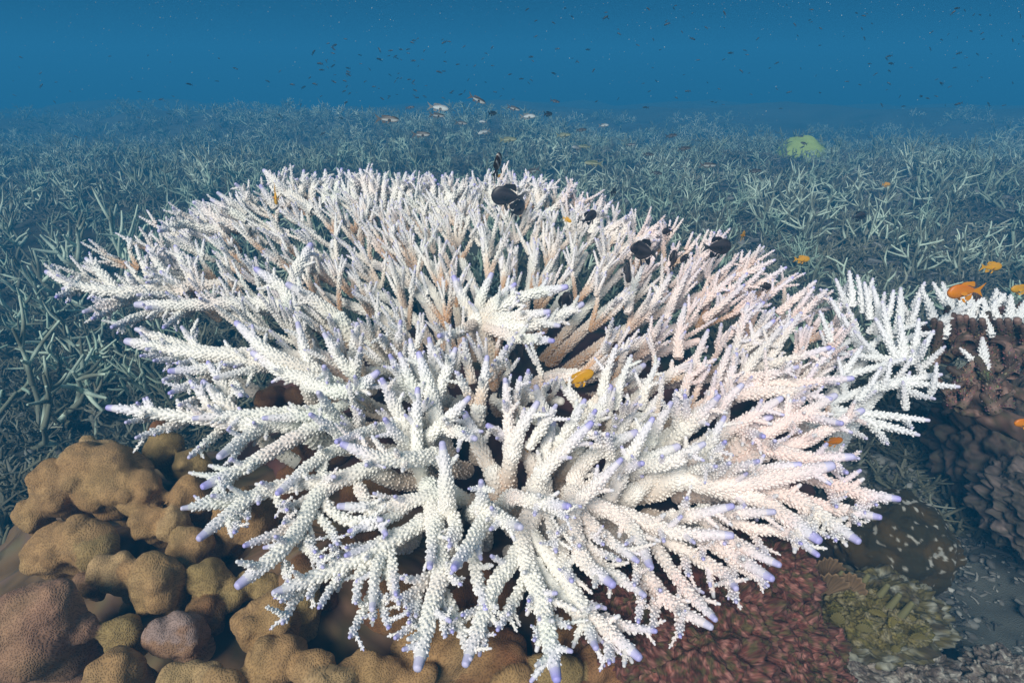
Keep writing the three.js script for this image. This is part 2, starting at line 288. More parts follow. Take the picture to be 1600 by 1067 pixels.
B(30, 670, 682, 700, 655, 727, 627); B(30, 690, 668, 715, 675, 739, 684); B(32, 652, 712, 650, 660, 652, 616); B(30, 636, 668, 615, 632, 600, 600); B(36, 682, 655, 670, 605, 657, 561); B(26, 655, 628, 640, 592, 627, 559); B(24, 660, 605, 648, 570, 642, 537); B(24, 645, 615, 625, 588, 612, 561); B(28, 676, 635, 695, 590, 709, 552); B(26, 685, 598, 678, 565, 672, 536);
B(28, 640, 700, 620, 680, 605, 660); B(28, 630, 665, 580, 672, 532, 688); B(28, 528, 660, 515, 640, 500, 618); B(26, 540, 688, 515, 668, 490, 651); B(30, 485, 585, 476, 548, 467, 513); B(26, 515, 605, 507, 576);
B(34, 480, 600, 530, 612, 560, 606, 582, 588); B(26, 555, 590, 530, 560, 510, 528); B(22, 552, 592, 558, 570, 562, 548); B(22, 550, 562, 553, 538, 557, 511);
LOW = 0.9;
B(28, 748, 640, 755, 600, 760, 565); B(20, 740, 630, 728, 608, 717, 586); B(22, 765, 592, 778, 568, 790, 545); B(20, 738, 600, 730, 565, 725, 534); B(24, 795, 652, 793, 625, 790, 600); B(22, 798, 655, 805, 625, 812, 595); B(20, 818, 630, 822, 605, 825, 583); B(20, 612, 550, 600, 535, 595, 525); B(20, 618, 550, 622, 530, 625, 507);
// thick smooth trunks low between the raised branches
hb = -0.05; ht = -0.005; LOW = 0.35;
B(46, 905, 790, 900, 745, 935, 705, 985, 680); B(44, 850, 790, 850, 725, 862, 668); B(42, 990, 770, 1050, 725, 1105, 690); B(44, 905, 775, 975, 735, 1050, 702); B(40, 770, 740, 745, 690, 730, 655); B(38, 960, 730, 965, 680, 990, 640); B(38, 900, 700, 930, 655, 950, 612); B(36, 1020, 700, 1075, 660, 1110, 630); B(36, 1090, 700, 1150, 672, 1195, 655); B(34, 830, 720, 800, 690, 770, 670); B(34, 870, 690, 850, 645, 840, 612); B(30, 990, 690, 1005, 655, 1030, 620); B(30, 915, 650, 900, 625, 880, 605); B(30, 1000, 620, 1040, 590, 1075, 570); B(32, 920, 640, 965, 600, 1000, 575); B(28, 1090, 640, 1140, 612, 1180, 600);
// the straw-coloured star in the middle
hb = 0.0; ht = 0.06;
B(34, 745, 500, 785, 478, 830, 460, 877, 450); B(34, 752, 500, 800, 512, 860, 500, 902, 479); B(28, 750, 495, 800, 496, 850, 488); B(30, 742, 500, 725, 470, 712, 440); B(28, 748, 498, 752, 465, 765, 435); B(26, 740, 505, 715, 520, 690, 524); B(26, 760, 512, 810, 528, 858, 532); B(24, 770, 505, 815, 500, 868, 508); B(24, 752, 490, 780, 465, 800, 448);
LOW = 0.2; hb = -0.01; ht = 0.03;
// left-hand middle arms
B(42, 500, 560, 400, 557, 330, 553, 262, 546, 207, 535); B(28, 310, 552, 262, 532, 220, 517); B(22, 290, 552, 235, 546); B(18, 285, 556, 225, 556); B(18, 300, 560, 245, 563); B(16, 318, 562, 280, 567); B(22, 312, 548, 298, 532, 287, 516);
B(36, 520, 600, 450, 585, 402, 556); B(30, 440, 568, 390, 568, 330, 576, 275, 579); B(22, 320, 572, 290, 582, 260, 592); B(22, 430, 574, 390, 578, 342, 589); B(22, 335, 588, 300, 600, 270, 612); B(22, 345, 660, 322, 628, 300, 600); B(18, 310, 625, 282, 632); B(28, 375, 652, 345, 625, 322, 601); B(24, 362, 632, 345, 600, 327, 570); B(22, 355, 590, 368, 605, 375, 616);
B(26, 345, 444, 260, 450, 190, 456, 120, 446, 77, 427); B(18, 138, 450, 112, 455, 90, 463); B(22, 180, 452, 160, 430, 137, 407); B(16, 216, 452, 202, 431); B(22, 270, 455, 220, 456, 180, 470, 137, 485); B(18, 205, 465, 175, 482, 147, 496); B(22, 300, 488, 240, 490, 210, 497, 180, 509); B(18, 300, 482, 282, 490, 257, 510);
B(36, 460, 478, 380, 474, 300, 476, 222, 476); B(24, 300, 480, 237, 481); B(18, 280, 464, 220, 461); B(24, 290, 462, 258, 430, 232, 388); B(18, 262, 420, 245, 385); B(24, 315, 450, 290, 420, 275, 388); B(14, 262, 425, 232, 419); B(15, 268, 432, 230, 433); B(15, 285, 436, 232, 441); B(20, 292, 458, 255, 428);
hb = 0.0; ht = 0.07;
B(36, 490, 580, 450, 566, 412, 545, 375, 510); B(34, 455, 500, 446, 455, 406, 425); B(34, 455, 470, 462, 425, 482, 388); B(36, 530, 500, 498, 475, 457, 449);
hb = -0.015; ht = 0.045;
B(20, 345, 360, 290, 350, 252, 360); B(15, 290, 352, 272, 328); B(16, 325, 362, 300, 335); B(22, 390, 360, 345, 345, 307, 319); B(20, 385, 345, 335, 315); B(20, 385, 335, 345, 305); B(18, 400, 315, 372, 291); B(26, 490, 330, 450, 302, 415, 269); B(20, 430, 325, 410, 295);
// outline twigs along the far rim
for (const [x, y, l, k] of [[446, 262, 55, 6], [474, 266, 50, 8], [492, 270, 48, 0], [508, 268, 52, 4], [533, 262, 60, 5], [545, 267, 50, -4], [563, 264, 64, -10], [580, 266, 60, 4], [592, 272, 46, 10], [602, 270, 56, 2], [623, 270, 56, 6], [634, 268, 60, 3], [645, 272, 44, 14], [666, 272, 46, 4], [676, 276, 40, 6], [692, 277, 50, -8], [706, 270, 48, 5], [733, 276, 56, 34], [766, 276, 44, -10], [790, 275, 40, 4], [804, 275, 40, 8], [820, 278, 42, 10], [834, 275, 46, -4], [846, 276, 44, 8], [862, 283, 40, 10], [900, 285, 56, 48], [905, 318, 44, 14], [930, 322, 44, 6], [952, 318, 46, 20], [985, 332, 40, 16], [1034, 345, 60, 70], [1014, 362, 48, 34], [1052, 382, 42, 14]]) { const j = rng(x * 3 + l), q = (j() - 0.5) * 16; B(12 + j() * 5, x - k * 1.3 + q, y + l, x - k * 0.5 + q * 0.7, y + l * 0.5, x, y + j() * 5); if (j() < 0.8) { const e = (j() < 0.5 ? -1 : 1) * (6 + 8 * j()); B(9 + 3 * j(), x - k * 0.7 + q * 0.6, y + l * 0.55, x + e, y + l * 0.18 + 6 * j()); } }
// right-hand rim above the grey-green reef
hb = -0.01; ht = 0.05;
for (const [bx, by, x, y, w] of [[1080, 440, 1115, 366, 15], [1110, 440, 1150, 405, 15], [1130, 440, 1207, 408, 15], [1160, 455, 1225, 420, 15], [1150, 462, 1192, 422, 14], [1190, 470, 1236, 436, 15], [1215, 490, 1272, 442, 16], [1235, 505, 1270, 452, 15], [1225, 520, 1290, 455, 16], [1130, 470, 1165, 430, 15], [1090, 480, 1145, 432, 18], [1100, 500, 1160, 448, 18], [1010, 500, 1048, 430, 18], [980, 490, 1005, 415, 16], [1040, 500, 1075, 425, 18], [1120, 540, 1190, 476, 20], [1140, 560, 1205, 505, 22], [1160, 580, 1235, 503, 20], [1190, 580, 1250, 492, 20], [1060, 560, 1070, 480, 22], [1130, 640, 1168, 478, 24], [1150, 600, 1218, 515, 22], [1100, 660, 1140, 545, 24], [1130, 662, 1150, 558, 24], [1060, 640, 1105, 520, 22], [1000, 640, 1028, 565, 20], [960, 640, 985, 560, 20], [940, 620, 962, 545, 20], [1250, 600, 1300, 548, 18], [1160, 590, 1240, 575, 22], [1180, 600, 1323, 592, 28], [1170, 575, 1290, 545, 24]]) B(w, bx, by, lerp(bx, x, 0.5) - 4, lerp(by, y, 0.5) + 4, x, y);

// smaller upright clusters between the arms, leaning out from the middle of the colony
{
  const r = rng(2024), poly = [[130, 455], [262, 372], [420, 312], [560, 302], [700, 304], [880, 316], [950, 366], [1060, 402], [1170, 442], [1270, 500], [1290, 560], [1250, 640], [1120, 680], [1000, 715], [900, 750], [720, 750], [560, 680], [420, 520], [260, 480]];
  const inside = (x, y) => { let c = false; for (let i = 0, j = poly.length - 1; i < poly.length; j = i++) { const [a, b] = poly[i], [d, e] = poly[j]; if ((b > y) !== (e > y) && x < (d - a) * (y - b) / (e - b) + a) c = !c; } return c; };
  const placed = [];
  for (let n = 0; n < 20000 && placed.length < 400; n++) {
    const x = lerp(110, 1330, r()), y = lerp(290, 700, r()); if (!inside(x, y)) continue;
    if (((x - 850) / 75) ** 2 + ((y - 540) / 62) ** 2 < 1) continue;
    const p = deck(x, y, -0.045), gap = lerp(0.078, 0.060, sstep(-1.4, -1.8, p.z)); if (placed.some((q) => q.distanceTo(p) < gap)) continue;
    placed.push(p);
    const radial = p.clone().sub(centre).setY(0), rr = clamp(radial.length() / 0.9, 0, 1); radial.normalize();
    const axis = V(0, 1, 0).multiplyScalar(1 - 0.45 * rr * rr).addScaledVector(radial, 0.25 + 0.75 * rr).normalize();
    const k = 3 + Math.floor(r() * 4);
    if (y > 640 && r() < 0.35) continue;
    for (let i = 0; i < k; i++) {
      const d = axis.clone().add(V((r() - 0.5) * 1.5, (r() - 0.5) * 0.5, (r() - 0.5) * 1.5)).normalize(), L = lerp(0.07, 0.14, r()) , rb = lerp(0.0048, 0.0068, r());
      const q = p.clone().addScaledVector(d, L), mid = p.clone().addScaledVector(d, L * 0.5).add(V((r() - 0.5) * 0.012, -0.008, (r() - 0.5) * 0.012));
      big.branch([p.clone().addScaledVector(axis, -0.02), mid, q], rb, rb * 0.4, { low: 1, sides: 8, lav: 0.2 + 0.5 * r(), beadScale: 0.72 });
      for (let w = r() < 0.35 ? 2 : r() < 0.6 ? 1 : 0; w > 0; w--) { const s = p.clone().lerp(q, 0.45 + 0.2 * r()), e = d.clone().add(V(r() - 0.5, r() * 0.4, r() - 0.5)).normalize(); big.branch([s, s.clone().addScaledVector(e, L * 0.38)], rb * 0.75, rb * 0.5, { low: 0.4, sides: 7, lav: 0.5, beadScale: 0.7 }); }
    }
  }
  // arms that carry the clusters, half hidden below them
  for (let i = 0; i < 30; i++) {
    const a = i / 30 * Math.PI * 2 + (r() - 0.5) * 0.15, p0 = V(centre.x + Math.cos(a) * 0.12, 0, centre.z + Math.sin(a) * 0.12), R = lerp(0.34, 0.52, r()) * (Math.sin(a) > 0.2 ? 0.72 : 1.15), p1 = V(centre.x + Math.cos(a + 0.2) * R * 0.55, 0, centre.z + Math.sin(a + 0.2) * R * 0.55), p2 = V(centre.x + Math.cos(a + 0.1) * R, 0, centre.z + Math.sin(a + 0.1) * R);
    p0.y = deckY(p0.z) - 0.24; p1.y = deckY(p1.z) - 0.09 - 0.03 * r(); p2.y = deckY(p2.z) - 0.045;
    big.branch([p0, p1, p2], 0.0125, 0.0085, { lav: 0, low: 1, sides: 9, skip: 0.1, blunt: true });
  }
}
big.finish();

// ---------------------------------------------------------------- rock under the coral
const rockMat = mat({ vertexColors: true, roughness: 0.95 });
function rockShape(rx, ry, rz, seed, rough = 0.22, freq = 3, seg = 90) {
  const g = new THREE.SphereGeometry(1, seg, Math.round(seg * 0.65)), p = g.attributes.position, uv = g.attributes.uv, v = V(0, 0, 0);
  for (let i = 0; i < p.count; i++) {
    v.fromBufferAttribute(p, i).normalize(); v.set(-v.z, v.y, v.x);
    const q = (f, o, k) => fbm(v.x * f + seed + k, v.y * f + k, v.z * f + seed, o);
    const h = 1 + rough * (1.5 * q(freq, 2, 0) + 0.55 * q(freq * 2.6, 2, 4) + 0.12 * q(freq * 6.5, 2, 9)) + 0.017 * (rough / 0.3) * q(38, 2, 2);
    p.setXYZ(i, v.x * rx * h, v.y * ry * h, v.z * rz * h); uv.setXY(i, v.x * rx * h, (0.7 * v.y * ry - 0.7 * v.z * rz) * h);
  }
  g.computeVertexNormals(); return g;
}
const mottled = (list, f, seed) => (v) => { let k = list[0]; list.slice(1).forEach((c, i) => { k = mix3(k, c, sstep(0.02, 0.3, fbm(v.x * f + seed + i * 7, v.y * f, v.z * f + i * 3, 4) + 0.06)); }); const g = 0.8 + 0.9 * noise(v.x * f * 6, v.y * f * 6, v.z * f * 6); return k.map((x) => Math.max(0.004, x * clamp(g, 0.35, 1.6))); };
{
  const o = new THREE.Mesh(paint(rockShape(0.74, 0.26, 0.62, 3, 0.2, 2.6, 120), mottled([[0.06, 0.035, 0.022], [0.11, 0.045, 0.035], [0.05, 0.06, 0.035], [0.16, 0.07, 0.06]], 9, 1)), rockMat);
  o.position.set(0.0, 0.10, -1.22); o.rotation.x = 0.16; tag(o, 'dark encrusted rock under the big white coral', 'rock'); top(o, 'reef_rock');
}

// ---------------------------------------------------------------- brown lobed coral, lower left
const cupField = cups(24, 8);
const poritesBump = grainTexture(512, (u, v) => cupField(u, v), false, 2); poritesBump.repeat.set(16, 16);
const poritesMap = grainTexture(512, (u, v, r) => { const c = cupField(u, v), n = 0.72 + 0.34 * r() + 0.14 * fbm(u * 8, v * 8, 2); return [1, 0.97, 0.92].map((k) => clamp(k * n * lerp(0.84, 1.05, c), 0, 1)); }, true, 4); poritesMap.repeat.set(16, 16);
const poritesMat = mat({ vertexColors: true, map: poritesMap, bumpMap: poritesBump, bumpScale: 0.0006, roughness: 0.9 });
{
  const g = group('lobed_coral', V(-0.45, 0.2, -0.75), 'brown lobed stony coral heaped under the white coral at lower left', 'coral');
  const r = rng(505);
  const brown = [0.43, 0.275, 0.13], tan = [0.53, 0.38, 0.205], olive = [0.36, 0.275, 0.12], rose = [0.37, 0.22, 0.155], rust = [0.24, 0.11, 0.045];
  // centre x, y in the photograph, half width, half height, tone, and how far its middle lies below the deck of the white coral
  const L = [
    [168, 746, 62, 72, brown, 0.05], [222, 770, 34, 48, brown, 0.06], [140, 712, 48, 30, tan, 0.05], [90, 766, 40, 50, brown, 0.05], [48, 806, 30, 34, brown, 0.08], [112, 850, 70, 48, brown, 0.08], [70, 868, 38, 36, brown, 0.09], [150, 858, 34, 34, olive, 0.08],
    [257, 702, 34, 36, olive, 0.10], [248, 676, 20, 24, rust, 0.10], [296, 728, 32, 36, olive, 0.11], [294, 778, 38, 36, brown, 0.09], [236, 816, 30, 36, brown, 0.09], [272, 820, 30, 30, tan, 0.09], [296, 858, 38, 38, brown, 0.09], [324, 900, 36, 34, olive, 0.09],
    [244, 908, 50, 52, brown, 0.07], [184, 896, 40, 38, tan, 0.08], [136, 914, 22, 22, rose, 0.09], [56, 985, 82, 92, rose, 0.05], [278, 994, 52, 44, rose, 0.09], [192, 990, 34, 36, olive, 0.09], [182, 1056, 50, 50, brown, 0.08], [300, 1060, 58, 32, tan, 0.08], [346, 1068, 40, 28, brown, 0.07], [318, 955, 34, 30, rust, 0.11],
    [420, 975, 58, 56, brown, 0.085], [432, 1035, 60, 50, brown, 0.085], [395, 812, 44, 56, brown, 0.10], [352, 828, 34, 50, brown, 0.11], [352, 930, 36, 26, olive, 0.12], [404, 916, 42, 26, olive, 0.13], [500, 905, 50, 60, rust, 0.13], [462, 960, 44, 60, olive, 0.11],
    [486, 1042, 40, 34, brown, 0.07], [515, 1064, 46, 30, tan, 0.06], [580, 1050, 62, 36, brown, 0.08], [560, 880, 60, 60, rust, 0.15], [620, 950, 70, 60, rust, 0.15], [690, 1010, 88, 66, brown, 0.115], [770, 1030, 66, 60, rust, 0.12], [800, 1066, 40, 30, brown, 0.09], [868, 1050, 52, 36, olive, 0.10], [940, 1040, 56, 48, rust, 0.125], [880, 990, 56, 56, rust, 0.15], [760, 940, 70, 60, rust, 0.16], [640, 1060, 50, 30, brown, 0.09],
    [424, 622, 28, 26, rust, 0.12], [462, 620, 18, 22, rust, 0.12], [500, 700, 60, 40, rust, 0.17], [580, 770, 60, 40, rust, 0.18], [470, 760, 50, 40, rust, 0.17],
  ];
  // every lobe is a leaning column of smaller bumps; all are fused into one skin, then handed out lobe by lobe
  const balls = [], lo = V(9, 9, 9), hi = V(-9, -9, -9);
  L.forEach(([x, y, rx, ry, tone, below], id) => {
    const t = deckDepth(x, y, -below), c = at(x, y, t), a = rx * 0.97 * t / F, b = ry * 0.97 * t / F, m = Math.min(a, b);
    const wide = V(1, 0, 0).multiplyScalar(a - m * 0.9), tall = V(0, 0.8, -0.35).multiplyScalar(b - m * 0.9);
    for (const q of [-1, 0, 1]) balls.push({ c: c.clone().addScaledVector(wide, q).addScaledVector(tall, q * (id % 2 ? 1 : 0.7)), r: m * 0.74, id });
    balls.push({ c: c.clone().add(V(0, -m * 0.7, -m * 0.25)), r: m * 0.74, id }, { c: c.clone().add(V(0, -m * 1.5, -m * 0.6)), r: m * 0.62, id });
    for (let i = 0; i < 9; i++) { const d = V(r() * 2 - 1, r() * 1.7 - 0.5, r() * 1.6 - 0.5).normalize(); d.multiply(V(a, b, m)).multiplyScalar(lerp(0.55, 0.78, r())); balls.push({ c: c.clone().add(d), r: m * lerp(0.26, 0.42, r()), id }); }
  });
  for (const q of balls) { lo.min(q.c.clone().addScalar(-q.r - 0.02)); hi.max(q.c.clone().addScalar(q.r + 0.02)); }
  const S = 0.0052, nx = Math.ceil((hi.x - lo.x) / S), ny = Math.ceil((hi.y - lo.y) / S), nz = Math.ceil((hi.z - lo.z) / S), sum = new Float32Array(nx * ny * nz), best = new Float32Array(nx * ny * nz).fill(9), owner = new Uint8Array(nx * ny * nz), K = 520;
  for (const q of balls) {
    const e = q.r + 0.028, i0 = Math.max(0, Math.floor((q.c.x - e - lo.x) / S)), i1 = Math.min(nx - 1, Math.ceil((q.c.x + e - lo.x) / S)), j0 = Math.max(0, Math.floor((q.c.y - e - lo.y) / S)), j1 = Math.min(ny - 1, Math.ceil((q.c.y + e - lo.y) / S)), k0 = Math.max(0, Math.floor((q.c.z - e - lo.z) / S)), k1 = Math.min(nz - 1, Math.ceil((q.c.z + e - lo.z) / S));
    for (let k = k0; k <= k1; k++) for (let j = j0; j <= j1; j++) for (let i = i0; i <= i1; i++) { const d = Math.hypot(lo.x + i * S - q.c.x, lo.y + j * S - q.c.y, lo.z + k * S - q.c.z) - q.r, n = (k * ny + j) * nx + i; if (d < 0.03) sum[n] += Math.exp(-K * d); if (d < best[n]) { best[n] = d; owner[n] = q.id; } }
  }
  const field = new Float32Array(nx * ny * nz); for (let n = 0; n < field.length; n++) field[n] = sum[n] > 0 ? -Math.log(sum[n]) / K : 0.03;
  const vert = new Int32Array(nx * ny * nz).fill(-1), P = [], own = [];
  const fat = (i, j, k) => field[(k * ny + j) * nx + i];
  for (let k = 0; k < nz - 1; k++) for (let j = 0; j < ny - 1; j++) for (let i = 0; i < nx - 1; i++) {
    let x = 0, y = 0, z = 0, n = 0; const q = (a, b, c, d, e, f) => { const u = fat(i + a, j + b, k + c), w = fat(i + d, j + e, k + f); if ((u < 0) !== (w < 0)) { const t = u / (u - w); x += lerp(a, d, t); y += lerp(b, e, t); z += lerp(c, f, t); n++; } };
    const s0 = fat(i, j, k) < 0; if (s0 === (fat(i + 1, j, k) < 0) && s0 === (fat(i, j + 1, k) < 0) && s0 === (fat(i, j, k + 1) < 0) && s0 === (fat(i + 1, j + 1, k) < 0) && s0 === (fat(i + 1, j, k + 1) < 0) && s0 === (fat(i, j + 1, k + 1) < 0) && s0 === (fat(i + 1, j + 1, k + 1) < 0)) continue;
    for (const a of [0, 1]) for (const b of [0, 1]) { q(0, a, b, 1, a, b); q(a, 0, b, a, 1, b); q(a, b, 0, a, b, 1); }
    vert[(k * ny + j) * nx + i] = P.length / 3; own.push(owner[(k * ny + j) * nx + i]); P.push(lo.x + (i + x / n) * S, lo.y + (j + y / n) * S, lo.z + (k + z / n) * S);
  }
  const I = []; const vi = (i, j, k) => vert[(k * ny + j) * nx + i];
  for (let k = 1; k < nz - 1; k++) for (let j = 1; j < ny - 1; j++) for (let i = 1; i < nx - 1; i++) {
    const s0 = fat(i, j, k) < 0, quad = (a, b, c, d, flip) => { if (a < 0 || b < 0 || c < 0 || d < 0) return; flip ? I.push(a, b, c, a, c, d) : I.push(a, c, b, a, d, c); };
    if (s0 !== (fat(i + 1, j, k) < 0)) quad(vi(i, j - 1, k - 1), vi(i, j, k - 1), vi(i, j, k), vi(i, j - 1, k), s0);
    if (s0 !== (fat(i, j + 1, k) < 0)) quad(vi(i - 1, j, k - 1), vi(i - 1, j, k), vi(i, j, k), vi(i, j, k - 1), s0);
    if (s0 !== (fat(i, j, k + 1) < 0)) quad(vi(i - 1, j - 1, k), vi(i, j - 1, k), vi(i, j, k), vi(i - 1, j, k), s0);
  }
  const skin = new THREE.BufferGeometry(); skin.setAttribute('position', new THREE.Float32BufferAttribute(P, 3)); skin.setIndex(I); skin.computeVertexNormals();
  const nn = skin.attributes.normal, UV = new Float32Array(P.length / 3 * 2), C = new Float32Array(P.length);
  for (let n = 0; n < P.length / 3; n++) {
    let x = P[3 * n], y = P[3 * n + 1], z = P[3 * n + 2]; const dsp = 0.007 * noise(x * 21, y * 21, z * 21) + 0.003 * noise(x * 44, y * 44, z * 44) + 0.0016 * noise(x * 90, y * 90, z * 90);
    UV[2 * n] = x - 0.3 * (0.75 * y + 0.66 * z) + 0.009 * noise(x * 25, y * 25, z * 25 + 5) + 0.003 * noise(x * 80, y * 80, z * 80); UV[2 * n + 1] = 0.66 * y - 0.75 * z + 0.009 * noise(x * 25 + 9, y * 25, z * 25) + 0.003 * noise(x * 80 + 4, y * 80, z * 80);
    const row = L[own[n]], tone = row[4], q = noise(x * 22, y * 22, z * 22), w = noise(x * 75, y * 75, z * 75), q2 = noise(x * 12, y * 12 + 4, z * 12);
    let c = mix3(tone, tan, clamp(0.45 * q + 0.12, 0, 1)); c = mix3(c, olive, clamp(0.8 * q2, 0, 0.55));
    if (row[0] === 278) c = mix3(c, [0.38, 0.29, 0.28], sstep(-0.1, 0.3, w * 0.7 + 0.4 * q + 22 * (nn.getY(n) * 0.05 - 0.022)));
    for (let e = 0; e < 3; e++) { C[3 * n + e] = c[e] * (0.94 + 0.28 * w); P[3 * n + e] += dsp * [nn.getX(n), nn.getY(n), nn.getZ(n)][e] - g.position.getComponent(e); }
  }
  const parts = L.map(() => []); for (let n = 0; n < I.length; n += 3) parts[own[I[n]]].push(I[n], I[n + 1], I[n + 2]);
  const dispGeo = new THREE.BufferGeometry(); dispGeo.setAttribute('position', new THREE.Float32BufferAttribute(P, 3)); dispGeo.setIndex(I); dispGeo.computeVertexNormals(); const dn = dispGeo.attributes.normal;
  parts.forEach((list, id) => {
    if (list.length < 30) return; const map = new Map(), p = [], q = [], u = [], cc = [], ix = [];
    for (const n of list) { if (!map.has(n)) { map.set(n, p.length / 3); p.push(P[3 * n], P[3 * n + 1], P[3 * n + 2]); q.push(dn.getX(n), dn.getY(n), dn.getZ(n)); u.push(UV[2 * n], UV[2 * n + 1]); cc.push(C[3 * n], C[3 * n + 1], C[3 * n + 2]); } ix.push(map.get(n)); }
    const geo = new THREE.BufferGeometry(); geo.setAttribute('position', new THREE.Float32BufferAttribute(p, 3)); geo.setAttribute('normal', new THREE.Float32BufferAttribute(q, 3)); geo.setAttribute('uv', new THREE.Float32BufferAttribute(u, 2)); geo.setAttribute('color', new THREE.Float32BufferAttribute(cc, 3)); geo.setIndex(ix);
    const o = part('lobe', geo, poritesMat, g);
    if (L[id][0] === 278) o.userData.label = 'broken lobe with a pale pink dead top';
    if (L[id][0] === 56) o.userData.label = 'large pinkish lobe at the front';
  });
  const base = part('base', paint(rockShape(0.55, 0.30, 0.34, 9, 0.16, 3, 90), mottled([[0.17, 0.105, 0.055], [0.20, 0.12, 0.09], [0.15, 0.125, 0.065]], 24, 4)), rockMat, g); base.position.set(0.18, -0.20, -0.04);
  const b2 = part('base', paint(rockShape(0.42, 0.26, 0.36, 19, 0.16, 3, 80), mottled([[0.17, 0.11, 0.055], [0.20, 0.13, 0.095], [0.14, 0.12, 0.065]], 24, 4)), rockMat, g); b2.position.set(-0.20, -0.17, -0.16);
}

// ---------------------------------------------------------------- lower right: red rock, plate coral, dark boulder coral, rubble
{
  const red = [[0.11, 0.035, 0.028], [0.24, 0.085, 0.065], [0.06, 0.03, 0.02], [0.32, 0.15, 0.125], [0.10, 0.08, 0.035]];
  const spots = [[1000, 985, 90, 0.10], [1120, 985, 110, 0.14], [1215, 1010, 90, 0.17], [1090, 1060, 120, 0.13], [1190, 900, 80, 0.17], [1010, 880, 70, 0.20], [1240, 1060, 80, 0.16], [1130, 870, 80, 0.22], [960, 950, 70, 0.18]];
  const g = group('encrusted_rock', deck(1100, 1000, -0.2), 'red and pink crusted rock below the right front of the white coral', 'rock');
  spots.forEach(([x, y, rp, below], i) => { const t = deckDepth(x, y, -below), c = at(x, y, t), a = rp * t / F; const o = part('lump', paint(rockShape(a, a * 0.75, a * 0.9, 20 + i * 3, 0.34, 3.2, 200), mottled(red, 95, i)), rockMat, g); o.position.copy(c).sub(g.position); });
}
{
  // dark rounded coral head behind the plates
  const t = levelDepth(1390, 850, 0.12), c = at(1390, 850, t), R = 92 * t / F;
  const g = rockShape(R, R * 0.86, R * 0.9, 31, 0.16, 2.4, 190);
  paint(g, (v) => { const k = mix3([0.022, 0.020, 0.008], [0.05, 0.034, 0.010], sstep(-0.2, 0.3, noise(v.x * 16, v.y * 16, v.z * 16))); return mix3(k, [0.32, 0.33, 0.30], sstep(0.36, 0.5, noise(v.x * 85, v.y * 85 + 3, v.z * 85) + 0.3 * noise(v.x * 20, v.y * 20, v.z * 20))); });
  const o = new THREE.Mesh(g, rockMat); o.position.copy(c); tag(o, 'dark olive boulder coral with pale specks behind the leafy yellow coral', 'coral'); top(o, 'boulder_coral');
}
